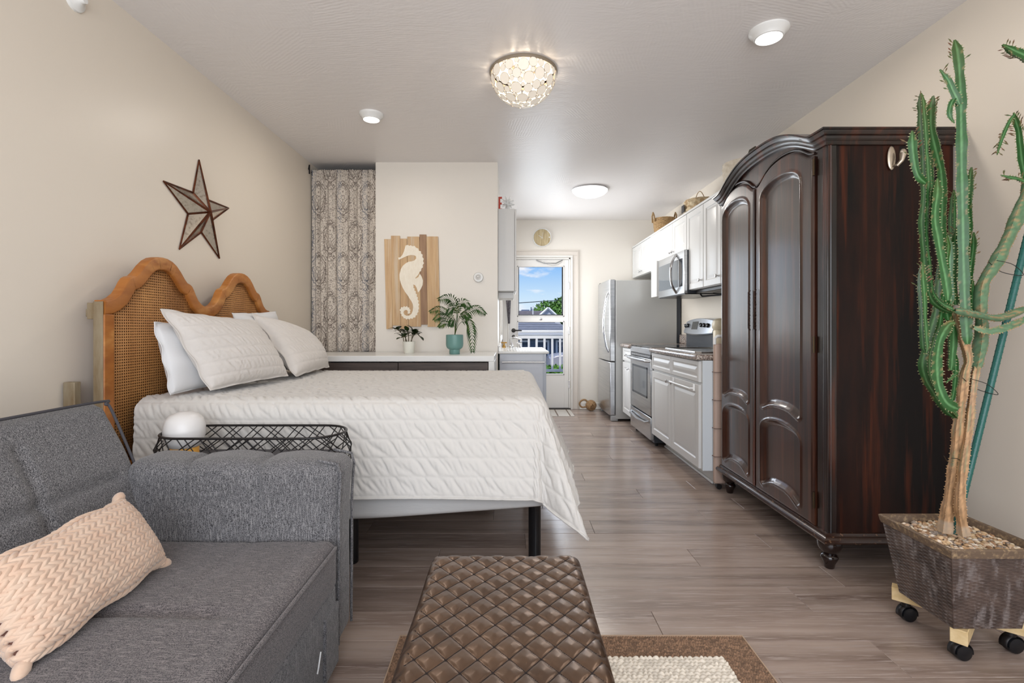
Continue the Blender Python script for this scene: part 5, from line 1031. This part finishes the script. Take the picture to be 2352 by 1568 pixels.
r = root('door_mat', (.45, 6.2, 0), 'small pale striped mat at the foot of the back door', 'mat'); box('mat_base', mat('mat_grey', (196, 190, 182), .9), r, .05, .80, 6.02, 6.50, .0005, .006, .001)
for k in range(5): box('stripe', mat('mat_brown', (120, 104, 92), .9), r, .74-k*.15, .755-k*.15, 6.03, 6.49, .006, .0075, 0)
# ================================================================ ARMOIRE
ar = root('armoire', (1.7, 2.76, 0), 'tall dark mahogany armoire with arched cornice and two carved panel doors', 'armoire')
AX, ay0, ay1, az0 = 1.42, 2.20, 3.287, .135
TP = [(ay0-.03, 1.975), (2.235, 1.976), (2.273, 1.979), (2.316, 1.998), (2.36, 2.020), (2.419, 2.046), (2.49, 2.070), (2.56, 2.086), (2.65, 2.096), (2.755, 2.099), (2.86, 2.096), (2.95, 2.086), (3.02, 2.070), (3.09, 2.046), (3.15, 2.020), (3.194, 1.998), (3.237, 1.979), (3.275, 1.972), (ay1+.03, 1.970)]
TPc = np.array(curve(TP, 8)); topz = lambda y: np.interp(y, TPc[:, 0], TPc[:, 1])
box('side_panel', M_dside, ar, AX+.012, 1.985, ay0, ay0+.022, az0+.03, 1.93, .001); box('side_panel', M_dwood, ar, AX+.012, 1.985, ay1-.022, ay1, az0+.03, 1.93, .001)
box('top_board', M_dwood, ar, AX+.02, 1.99, ay0+.001, ay1-.001, 1.925, 1.962, 0); box('back_board', M_dwood, ar, 1.97, 1.988, ay0+.022, ay1-.022, az0, 1.925, 0); box('bottom_board', M_dwood, ar, AX+.03, 1.97, ay0+.022, ay1-.022, az0+.02, az0+.05, 0)
# corner post with beads
f = MB(); f.box(AX, AX+.045, ay0-.002, ay0+.07, az0+.03, 1.93); f.build('corner_post', M_dwood, ar, bevel=.004)
for x, y in ((AX+.004, ay0+.004), (AX+.016, ay0-.001), (AX+.002, ay0+.028)): MB().cyl((x, y, az0+.04), (x, y, 1.92), .0042, n=8).build('bead', M_dwood, ar)
f = MB(); f.box(AX, AX+.045, ay1-.03, ay1+.002, az0+.03, 1.93); f.build('corner_post', M_dwood, ar, bevel=.004)
# arched frieze board behind the doors
ys = np.linspace(ay0+.001, ay1-.001, 90); f = MB(); P = np.array([[(AX+.006, y, 1.888), (AX+.006, y, topz(y)-.012), (AX+.04, y, topz(y)-.012), (AX+.04, y, 1.888)] for y in ys]); f.grid(P, wrap=True, flip=True); f.add(P[0], [(0, 1, 2, 3)]); f.add(P[-1], [(3, 2, 1, 0)]); f.build('arched_frieze', M_dfront, ar, ang=30)
# doors: top outline, recessed panels from a distance field
def arch(y0, y1, za, zp):      # ogee arch, shoulders za, peak zp
    T = np.linspace(0, 1, 25); out = []
    for t in T:
        u = abs(2*t-1); b_ = np.interp(u, [0, .2, .4, .6, .75, .87, 1], [1, .965, .85, .60, .30, .06, 0]); out.append((y0+(y1-y0)*t, za+(zp-za)*b_))
    return out
def panel_arch(y0, y1, zs, zp, zb, zbm, deep=.006):
    n = 20; top = [(y0+(y1-y0)*(1-math.cos(PI*k/n))/2, zs+(zp-zs)*math.sin(PI*k/n)**.85) for k in range(n+1)]; bot = []
    for k in range(n+1):
        t = k/n; u = abs(2*t-1); bot.append((y1-(y1-y0)*t, zb+(zbm-zb)*np.interp(u, [0, .3, .55, .78, .9, 1], [1, .95, .72, .25, .02, .22])))
    return top+bot
def carved(name, y0, y1, zb, za, zp, panels, X=AX-.012, dy=.0055, hinge=1):
    ny = int((y1-y0)/dy); T = np.linspace(0, 1, ny+1); tp_ = arch(y0, y1, za, zp); zt_ = np.interp(y0+(y1-y0)*T, [p[0] for p in tp_], [p[1] for p in tp_]); nz_ = 330; S_ = np.linspace(0, 1, nz_+1)
    Y = np.repeat((y0+(y1-y0)*T)[:, None], nz_+1, 1); Z = zb+(zt_[:, None]-zb)*S_[None, :]; dep = np.zeros_like(Y); Q = np.stack([Y.ravel(), Z.ravel()], 1)
    # refine by snapping is not needed: profile is a smooth moulding
    for pl in panels:
        d = sdf(Q, pl).reshape(Y.shape); dep += np.interp(d, [-.016, -.012, -.006, 0, .006, .012, .020, .028], [0, -.005, -.006, -.001, .008, .011, .018, .019])
    ed = np.minimum.reduce([Y-y0, y1-Y, Z-zb, zt_[:, None]-Z]); dep += np.interp(ed, [0, .004, .010, .013], [.008, .004, .0, .0])
    P = np.stack([X+dep, Y, Z], -1); f = MB(); f.grid(P, flip=False)
    B = P.copy(); B[..., 0] = X+.026; rim = [(i, 0) for i in range(ny+1)]+[(ny, j) for j in range(1, nz_+1)]+[(i, nz_) for i in range(ny-1, -1, -1)]+[(0, j) for j in range(nz_-1, 0, -1)]
    f.grid(np.array([[P[i, j], B[i, j]] for i, j in rim+[rim[0]]])); f.grid(B[::max(1, ny//4)][:, ::30], flip=True)
    return f.build(name, M_dfront, ar, ang=50)
d1 = carved('door', 2.283, 2.822, .178, 1.892, 1.978, [panel_arch(2.385, 2.752, 1.80, 1.880, .655, .690), panel_arch(2.385, 2.752, .53, .602, .228, .272)])
d2 = carved('door', 2.832, 3.276, .178, 1.892, 1.972, [panel_arch(2.900, 3.236, 1.80, 1.878, .655, .690), panel_arch(2.900, 3.236, .53, .602, .228, .272)])
for d_, y in ((d1, 2.793), (d2, 2.862)):
    f = MB()
    for k in range(11):
        z = 1.085+k*.02; a = .008*math.sin(k*2.1); f.tube([(AX-.024, y-.008-a*.3, z), (AX-.029, y+a, z+.01), (AX-.024, y+.008, z+.02)], .0028, 6); f.ball((AX-.026, y+a*.5, z+.01), .0045, 8)
    f.tube([(AX-.018, y, 1.08), (AX-.030, y, 1.09), (AX-.030, y, 1.30), (AX-.018, y, 1.31)], .0032, 6); f.build('ornate_handle', mat('dark_bronze', (58, 40, 34), .35, .7), d_, ang=80)
for z in (.26, .98, 1.80): MB().cyl((AX-.010, 2.279, z), (AX-.010, 2.279, z+.075), .006, n=10).build('hinge', mat('old_brass', (70, 56, 40), .4, .8), ar)
f = MB(); f.tube([(AX-.014, 2.827, .19), (AX-.016, 2.827, 1.89)], .005, 8); f.build('astragal', M_dwood, ar)
# serpentine bead above the doors
for a, b_ in ((2.283, 2.822), (2.832, 3.276)):
    f = MB(); f.tube([(AX-.001, y, z+.014) for y, z in arch(a, b_, 1.892, 1.975)], .006, 8); f.build('frieze_bead', M_dwood, ar, ang=80)
# , (2.42, 2.0), (2.55, 2.028), (2.70, 2.025), (2.80, 1.97), (2.90, 2.025), (3.05, 2.02), (3.14, 1.99), (3.20, 1.95)], 8)], .005, 8); f.build('frieze_bead', M_dwood, ar, ang=80)
# cornice: moulded section swept along the arch, mitred into the straight side cornice
sec = [(.0, -.066), (.010, -.064), (.014, -.056), (.013, -.050), (.019, -.045), (.024, -.036), (.024, -.030), (.032, -.026), (.038, -.016), (.040, -.010), (.047, -.008), (.047, .0), (.0, .0)]
f = MB(); P = []
for t in np.linspace(0, 1, 110): 
    P.append([(AX-o, (ay0-o)+(ay1-ay0+2*o)*t, float(topz((ay0-o)+(ay1-ay0+2*o)*t))+h*(1.0)) for o, h in sec])
P = np.array(P); f.grid(P); bk = P[:, [12, 0]].copy(); top2 = P[:, 12].copy(); tb_ = top2.copy(); tb_[:, 0] = AX+.045; low = P[:, 0].copy(); lb = low.copy(); lb[:, 0] = AX+.045; f.grid(np.stack([top2, tb_, lb, low], 1)); f.build('cornice', M_dwood, ar, ang=32)
for yy, s in ((ay0, -1), (ay1, 1)):
    z_ = float(topz(ay0-.03)); f = MB(); P = np.array([[(x if k else AX-o, yy+s*o, z_+h) for o, h in sec] for k, x in enumerate((AX, 1.70, 1.99))]); f.grid(P, flip=(s < 0)); f.add([tuple(p) for p in P[-1]], [list(range(len(sec)))]); f.add([(AX-.0, yy, z_), (1.99, yy, z_), (1.99, yy+s*.047, z_), (AX-.047, yy+s*.047, z_)], [(0, 1, 2, 3)]); f.build('side_cornice', M_dwood, ar, ang=32)
# base moulding
bsec = [(.0, .045), (.008, .043), (.012, .036), (.012, .030), (.022, .026), (.028, .018), (.030, .010), (.026, .002), (.0, .0)]
M_worn = mat('mahogany_worn', (48, 28, 20), .25, c2=(128, 96, 70), vs=(50, 50, 90), vr=(.60, .72), coat=.4)
f = MB(); P = np.array([[(AX-o, yy+s*o, az0+h) for o, h in bsec] for yy, s in ((ay0, -1), (ay1, 1))]); f.grid(P); f.add([(AX, ay0, az0), (1.98, ay0, az0), (1.98, ay1, az0), (AX, ay1, az0)], [(0, 1, 2, 3)]); f.build('base_moulding', M_worn, ar, ang=32)
for yy, s in ((ay0, -1), (ay1, 1)):
    f = MB(); P = np.array([[(AX-o if k == 0 else 1.99, yy+s*o, az0+h) for o, h in bsec] for k in range(2)]); f.grid(P, flip=(s < 0)); f.build('base_moulding', M_worn, ar, ang=32)
for (x, y) in ((1.462, 2.248), (1.462, 3.262), (1.93, 2.248), (1.93, 3.262)):
    MB().lathe((x, y, 0), [(.018, 0), (.021, .004), (.024, .022), (.034, .042), (.037, .052), (.033, .060), (.026, .066), (.030, .072), (.044, .086), (.050, .102), (.050, .120), (.046, .135)], 32).build('turned_foot', mat('foot_wood', (30, 17, 14), .14, coat=.6), ar, ang=50)
# keys / hook on the side
hk = root('wall_hook', (1.713, ay0, 1.844), 'brushed silver adhesive hook stuck on the dark armoire side', 'hook'); M_nick = mat('brushed_nickel', (196, 184, 168), .3, .9)
MB().ball((1.704, ay0-.006, 1.852), 1, 24, (.019, .007, .054)).build('oval_plate', M_nick, hk)
MB().tube([(1.708, ay0-.010, 1.815), (1.712, ay0-.030, 1.812), (1.724, ay0-.038, 1.83), (1.734, ay0-.034, 1.862)], [.006, .007, .0085, .014], 12).ball((1.735, ay0-.033, 1.868), 1, 16, (.015, .008, .017)).build('hook_arm', M_nick, hk)
# ================================================================ CACTUS IN ITS WOVEN PLANTER
pl = root('planter', (1.55, 1.70, 0), 'square brown woven planter full of pebbles on a pale wood dolly', 'planter')
M_wk = mat('dark_wicker', (92, 76, 68), .36, c2=(58, 47, 43), vs=(12, 12, 12), c3=(118, 108, 104), s3=(46, 46, 12))
qb, qt_ = (1.438, 1.660, 1.593, 1.815, .122), (1.400, 1.700, 1.557, 1.852, .388); f = MB()
def wkcorner(t):
    return [qb[i]+(qt_[i]-qb[i])*t for i in range(5)]
for side in range(4):
    nu_, nv2 = 150, 264; P = np.zeros((nu_+1, nv2+1, 3))
    for j in range(nv2+1):
        t = j/nv2; x0, x1, y0_, y1_, z = wkcorner(t); k = np.linspace(0, 1, nu_+1); c0, c1 = [((x0, y0_), (x1, y0_)), ((x1, y0_), (x1, y1_)), ((x1, y1_), (x0, y1_)), ((x0, y1_), (x0, y0_))][side]
        rowi = math.floor(t*44); ph_ = math.sin(PI*((t*44) % 1)); we = np.sin(k*PI*13+PI*(rowi % 2)); h_ = .0040*ph_*(.50+.50*we)-.0008; n_ = [(0, -1), (1, 0), (0, 1), (-1, 0)][side]; ed = np.clip(np.minimum(k, 1-k)*40, 0, 1); h_ = h_*ed
        P[:, j, 0] = c0[0]+(c1[0]-c0[0])*k+n_[0]*h_; P[:, j, 1] = c0[1]+(c1[1]-c0[1])*k+n_[1]*h_; P[:, j, 2] = z
    f.grid(P)
f.box(qb[0]+.002, qb[1]-.002, qb[2]+.002, qb[3]-.002, qb[4], qb[4]+.01); f.build('woven_body', M_wk, pl, ang=180)
M_rim = mat('planter_rim', (104, 86, 70), .6, c2=(160, 136, 104), vs=(70, 70, 70), vr=(.5, .7)); f = MB(); x0, x1, y0_, y1_, z = qt_
def ring(i, zz): return [(x0+i, y0_+i, zz), (x1-i, y0_+i, zz), (x1-i, y1_-i, zz), (x0+i, y1_-i, zz)]
Rg = np.array([ring(-.001, z-.022), ring(-.004, z-.012), ring(-.007, z+.004), ring(-.002, z+.008), ring(.008, z+.005), ring(.012, z-.025)]).transpose(1, 0, 2); Rg = np.concatenate([Rg, Rg[:1]]); f.grid(Rg, flip=True); f.build('rim', M_rim, pl, ang=30)
f = MB(); f.box(x0+.010, x1-.010, y0_+.010, y1_-.010, z-.045, z-.030); f.build('potting_soil', M_soil, pl)
M_peb = vcol_mat('pebble', .55, bs=(60,)*3, bstr=.2, bdist=.001, spec=.4); f = MB(); cols = []; pal = [(206, 176, 138), (186, 150, 112), (222, 204, 176), (160, 124, 92), (198, 168, 140), (150, 136, 124), (228, 214, 196)]
for k in range(1250):
    x, y = rng.uniform(x0+.018, x1-.018), rng.uniform(y0_+.018, y1_-.018); s_r = rng.uniform(.0045, .0095); E = Euler((rng.uniform(-.5, .5), rng.uniform(-.5, .5), rng.uniform(0, 3))).to_matrix(); n0 = f.n
    f.ball((x, y, z-.026+rng.uniform(0, .012)), 1, 8, (s_r*1.25, s_r*.9, s_r*.62), E); cols.append(np.tile(np.array(lin(pal[rng.randint(len(pal))])[:3])*rng.uniform(.8, 1.1), (f.n-n0, 1)))
o = f.build('pebbles', M_peb, pl, ang=180, col=np.concatenate(cols)); o['kind'] = 'stuff'
M_pine = mat('pine_wood', (222, 198, 152), .6, c2=(200, 170, 120), vs=(6, 30, 30))
def beam(a, b_, w_, z0, z1):
    a, b_ = Vector(a), Vector(b_); d = (b_-a).normalized(); n_ = Vector((-d.y, d.x))*w_/2; return MB().prism([tuple(a+n_), tuple(a-n_), tuple(b_-n_), tuple(b_+n_)], 'z', z0, z1).build('dolly_beam', M_pine, pl, bevel=.002)
beam((1.452, 1.868), (1.722, 1.640), .044, .074, .121); beam((1.452, 1.590), (1.60, 1.715), .044, .0745, .1215); beam((1.615, 1.728), (1.70, 1.80), .044, .0745, .1215)
for (x, y) in ((1.487, 1.845), (1.70, 1.668), (1.492, 1.632), (1.665, 1.80)):
    cs = root('x', (0, 0, 0)); bpy.data.objects.remove(cs)
    f = MB(); f.lathe((x+.004, y-.020, .027), [(.012, 0), (.025, .003), (.027, .010), (.027, .030), (.025, .037), (.012, .040)], 24, 'y'); ca_ = f.build('caster', M_black, pl)
    f = MB(); P = [[(x+.004+.031*math.cos(a), y+yy, .027+.031*math.sin(a)) for yy in (-.014, .014)] for a in np.linspace(-.2, PI+.3, 16)]; f.grid(np.array(P)); f.lathe((x, y, .056), [(.014, 0), (.014, .026)], 14); f.build('hood', M_bmetal, ca_, solid=.002)
cx_ = root('cactus', (1.52, 1.70, .37), 'tall many-stemmed green candelabra cactus tied to a stake in the planter', 'cactus')
M_cg = vcol_mat('cactus_skin', .42, bs=(40,)*3, bstr=.25, bdist=.002, spec=.5); M_clf = mat('cactus_leaflet', (110, 62, 48), .6, c2=(70, 92, 50), vs=(50, 50, 50))
G1, G2, TAN, PAL = (np.array(lin(c)[:3]) for c in ((38, 84, 36), (92, 138, 88), (176, 138, 100), (98, 128, 98)))
def stem(px, w_, Y=1.70, kind='g', ribs=3, teeth=.0135, leaf=0, dy=0., name='stem', taper=(.45, 1.), seed=0):
    pts = [W(p[0], p[1], Y+(dy if np.isscalar(dy) else dy[i])) for i, p in enumerate(px)]; C = [Vector(c) for c in curve([tuple(p) for p in pts], 7)]; L = [0]
    for i in range(1, len(C)): L.append(L[-1]+(C[i]-C[i-1]).length)
    tot = L[-1]; n = max(8, int(tot/.009)); rs = np.random.RandomState(seed+int(px[0][0])); P = []
    for k in range(n+1):
        d = tot*k/n; j = min(max(0, int(np.searchsorted(L, d))-1), len(C)-2); P.append(C[j].lerp(C[j+1], min(1, max(0, (d-L[j])/max(1e-9, L[j+1]-L[j])))))
    up = Vector((0, -1, .05)); f = MB(); rings = []; cols = []; prev = None; a0 = rs.uniform(0, 2*PI); rad = w_/2/F*Y*1.06; m = ribs*4
    for k, p in enumerate(P):
        t = (P[min(k+1, n)]-P[max(k-1, 0)]).normalized(); a = up-t*up.dot(t); a.normalize(); up = a; b_ = t.cross(a); s = k/n
        r_ = rad*(1+.10*math.sin(s*tot*42+a0)+.05*math.sin(s*tot*95)); r_ *= min(1, taper[1]*.35+s*tot/.02) if taper[1] < 1 else (1 if kind == 'trunk' else min(1, .5+s*tot/.045)); r_ *= (min(1, .25+(1-s)*tot/.035*.75) if kind != 'trunk' else (1.0-.28*s))
        if kind == 'trunk': r_ *= 1+.35*max(0, .08-s)/.08
        ro = []; rc = []
        for q_ in range(m):
            an = a0+2*PI*q_/m+.35*s*math.sin(a0*3); ph = q_ % 4; tooth = 0
            mm = (1.0, .60, .44, .60)[ph] if kind == 'g' else (1.0, .78, .72, .78)[ph]
            rr_ = r_*mm; ro.append(tuple(p+a*(rr_*math.cos(an))+b_*(rr_*math.sin(an))))
            if kind == 'trunk': c = TAN*(.72+.5*rs.rand())*(.62+.5*math.sin(s*tot*17+q_*.9+a0)**2); c = PAL*.5+c*.5 if math.sin(q_*2.1+s*9+a0) > .75 and s > .3 else c; c = c*.5+np.array((.42, .36, .28))*.5 if s < .05 else c
            elif kind == 'pale': c = (PAL*(1-.35*s)+G1*.35*s)*(.8+.4*rs.rand()); c = TAN*.6+c*.4 if (rs.rand() < (.5 if ph == 0 else .08)) else c
            else: c = (G1 if ph in (1, 3) else G2 if ph == 2 else G1*.9)*(.85+.3*rs.rand()); c = c*(1-.25*max(0, s-.75)/.25)+np.array((.10, .05, .0))*max(0, s-.8)*1.2; c = TAN*.5+c*.5 if (ph == 0 and rs.rand() < .08) else c
            rc.append(c)
        rings.append(ro); cols += rc
    f.grid(np.array(rings), wrap=True); f.add([rings[-1][q_] for q_ in range(m)], [list(range(m))]); cols += [cols[-1]]*m
    nt_h = int(tot/teeth)
    for k in range(nt_h):
        i = min(n-1, int(n*(k+.5)/nt_h)); t = (P[i+1]-P[i]).normalized(); c = P[i]
        for q_ in range(ribs):
            v = Vector(rings[i][q_*4]); o_ = (v-c).normalized(); sd = t.cross(o_); hh = .0052 if kind == 'g' else .0036; ww = .0028; n0 = f.n
            f.add([v-t*ww-o_*.001, v+t*ww-o_*.001, v+sd*.0018-o_*.001, v-sd*.0018-o_*.001, v+o_*hh], [(0, 2, 4), (2, 1, 4), (1, 3, 4), (3, 0, 4)]); tc_ = np.array(lin((188, 172, 130))[:3]) if kind == 'g' else np.array(lin((170, 134, 96))[:3]); cols += [G1, G1, G1, G1, tc_] if kind == 'g' else [tc_]*5
    o = f.build(name, M_cg, cx_, ang=70, col=np.array(cols))
    if leaf:
        f = MB()
        for k in range(leaf):
            s = 1-(k/leaf)**1.1*.065/max(tot, .07)*1.2; i = max(1, min(n-1, int(n*s))); t = (P[i+1]-P[i]).normalized(); q_ = rs.randint(ribs); v = Vector(rings[i][q_*4]); o_ = (v-P[i]).normalized(); d = (o_*1.0+t*rs.uniform(.4, 1.0)).normalized(); Ln = rs.uniform(.014, .026); sd = d.cross(Vector((0, 1, 0))); 
            if sd.length < .1: sd = d.cross(Vector((1, 0, 0)))
            sd.normalize(); mth_ = v+d*Ln*.6; f.add([v, mth_+sd*.0028, v+d*Ln, mth_-sd*.0028, mth_+d.cross(sd)*.001], [(0, 1, 4), (1, 2, 4), (2, 3, 4), (3, 0, 4)])
        f.build('leaflets', M_clf, o, ang=80)
    return o
stem([(2170, 1222), (2176, 1170), (2190, 1080), (2203, 960), (2216, 860), (2224, 830), (2219, 800), (2208, 770), (2199, 740), (2195, 714)], 22, 1.70, 'trunk', 4, .014, name='trunk')
stem([(2214, 1228), (2205, 1160), (2211, 1080), (2225, 980), (2236, 880), (2244, 840)], 20, 1.66, 'trunk', 4, .014, dy=(0, 0, .01, .02, .03, .04), name='trunk')
stem([(2242, 850), (2251, 800), (2256, 750), (2251, 700), (2258, 650), (2288, 600), (2318, 540), (2342, 480), (2362, 430), (2372, 350)], 27, 1.70, 'pale', 3, .014)
stem([(2222, 790), (2216, 700), (2212, 600), (2210, 500), (2207, 380), (2205, 250), (2201, 160), (2192, 92)], 21, 1.66, 'g', 3, .0125, 14)
stem([(2204, 240), (2188, 210), (2176, 185), (2158, 160)], 15, 1.65, 'g', 3, .012, 6); stem([(2196, 222), (2184, 240), (2180, 265), (2192, 283)], 11, 1.65, 'g', 3, .012, 0)
stem([(2196, 716), (2165, 704), (2142, 682), (2133, 645), (2128, 600), (2122, 520), (2126, 450), (2125, 380), (2120, 300), (2115, 214)], 19, 1.63, 'g', 3, .0125, 12)
stem([(2127, 420), (2108, 400), (2098, 352), (2095, 300)], 17, 1.62, 'g', 3, .012, 12)
stem([(2176, 690), (2168, 640), (2153, 560), (2144, 505), (2148, 450), (2152, 410)], 20, 1.61, 'g', 3, .0125, 3)
stem([(2180, 735), (2172, 640), (2166, 545), (2168, 450), (2165, 395), (2152, 337), (2142, 289), (2144, 220)], 20, 1.67, 'g', 3, .0125, 10)
stem([(2199, 938), (2170, 922), (2152, 880), (2148, 825), (2158, 772), (2176, 745), (2193, 742)], 23, 1.62, 'g', 3, .0125)
stem([(2196, 958), (2160, 915), (2134, 872), (2126, 832), (2138, 782), (2153, 730), (2162, 660), (2168, 600), (2172, 540)], 25, 1.68, 'g', 3, .0125, 0)
stem([(2126, 812), (2122, 760), (2119, 690), (2116, 640), (2118, 603)], 17, 1.58, 'g', 3, .012, 10, taper=(.45, .4))
stem([(2221, 620), (2222, 560), (2229, 522), (2226, 467), (2230, 430), (2232, 384)], 16, 1.70, 'g', 3, .0125, 10)
stem([(2226, 660), (2234, 600), (2239, 560), (2237, 533)], 13, 1.68, 'g', 3, .012, 6); stem([(2196, 640), (2188, 540), (2188, 490), (2191, 436)], 14, 1.72, 'g', 3, .012, 4)
stem([(2197, 700), (2192, 640), (2194, 580), (2200, 520)], 16, 1.69, 'g', 3, .0125, 6); stem([(2184, 700), (2181, 640), (2180, 590), (2178, 540)], 13, 1.68, 'g', 3, .012, 3)
stem([(2180, 560), (2152, 480), (2142, 420), (2139, 345)], 13, 1.70, 'g', 3, .012, 3)
stem([(2206, 700), (2212, 640), (2206, 560)], 15, 1.73, 'g', 3, .0125); stem([(2182, 850), (2186, 780), (2184, 720)], 18, 1.71, 'g', 3, .0125); stem([(2214, 780), (2222, 740), (2226, 700), (2232, 640)], 20, 1.72, 'g', 3, .0125)
stem([(2193, 712), (2245, 722), (2294, 730), (2340, 716), (2372, 700)], 17, 1.62, 'pale', 3, .0125); stem([(2234, 752), (2270, 761), (2312, 750), (2350, 734), (2375, 722)], 17, 1.64, 'pale', 3, .0125)
stem([(2186, 927), (2193, 895), (2197, 845), (2192, 800)], 11, 1.72, 'g', 3, .012); stem([(2174, 878), (2186, 868), (2204, 850)], 6, 1.68, 'g', 3, .012)
stem([(2372, 350), (2370, 250), (2368, 180), (2372, 120)], 17, 1.70, 'pale', 3, .0125); stem([(2380, 160), (2352, 132), (2328, 120), (2302, 103)], 19, 1.68, 'g', 3, .0125, 12)
stem([(2358, 420), (2350, 370), (2345, 330), (2341, 296), (2329, 258)], 14, 1.68, 'g', 3, .0125, 22); stem([(2331, 262), (2318, 278), (2305, 305), (2296, 330), (2290, 356)], 8, 1.67, 'g', 3, .012, 14)
stem([(2366, 425), (2340, 412), (2318, 408), (2298, 402)], 9, 1.68, 'g', 3, .012, 10)
sk = root('plant_stake', (1.54, 1.72, .37), 'dark green metal garden stake leaning up through the cactus', 'stake'); f = MB(); A_1, B_1 = W(2190, 1232, 1.72), W(2385, 440, 1.74); f.tube([A_1, B_1], .0105, 12)
for k in range(60): p = A_1.lerp(B_1, k/60); d = (B_1-A_1).normalized(); f.tube([p-d*.0012, p+d*.0012], .0115, 10)
f.build('stake_tube', mat('stake_green', (34, 92, 84), .35), sk)
for (a, b_) in (((2230, 870), (2292, 906)), ((2186, 1052), (2206, 1066)), ((2290, 598), (2350, 632))):
    r = root('garden_tie', tuple(W(*a, 1.68)), {870: 'thin black wire tie where the two cactus trunks meet', 1052: 'short black wire tie low on the cactus trunk', 598: 'black wire tie holding the pale upper right stem to the stake'}[a[1]], 'tie')
    p, q_ = W(*a, 1.65), W(*b_, 1.71); m_ = p.lerp(q_, .5); MB().tube(curve([tuple(p), tuple(m_+Vector((0, -.01, .010))), tuple(q_), tuple(m_+Vector((.0, .03, -.010))), tuple(p+Vector((0, .03, 0)))], 6), .0012, 5).build('wire', M_black, r)
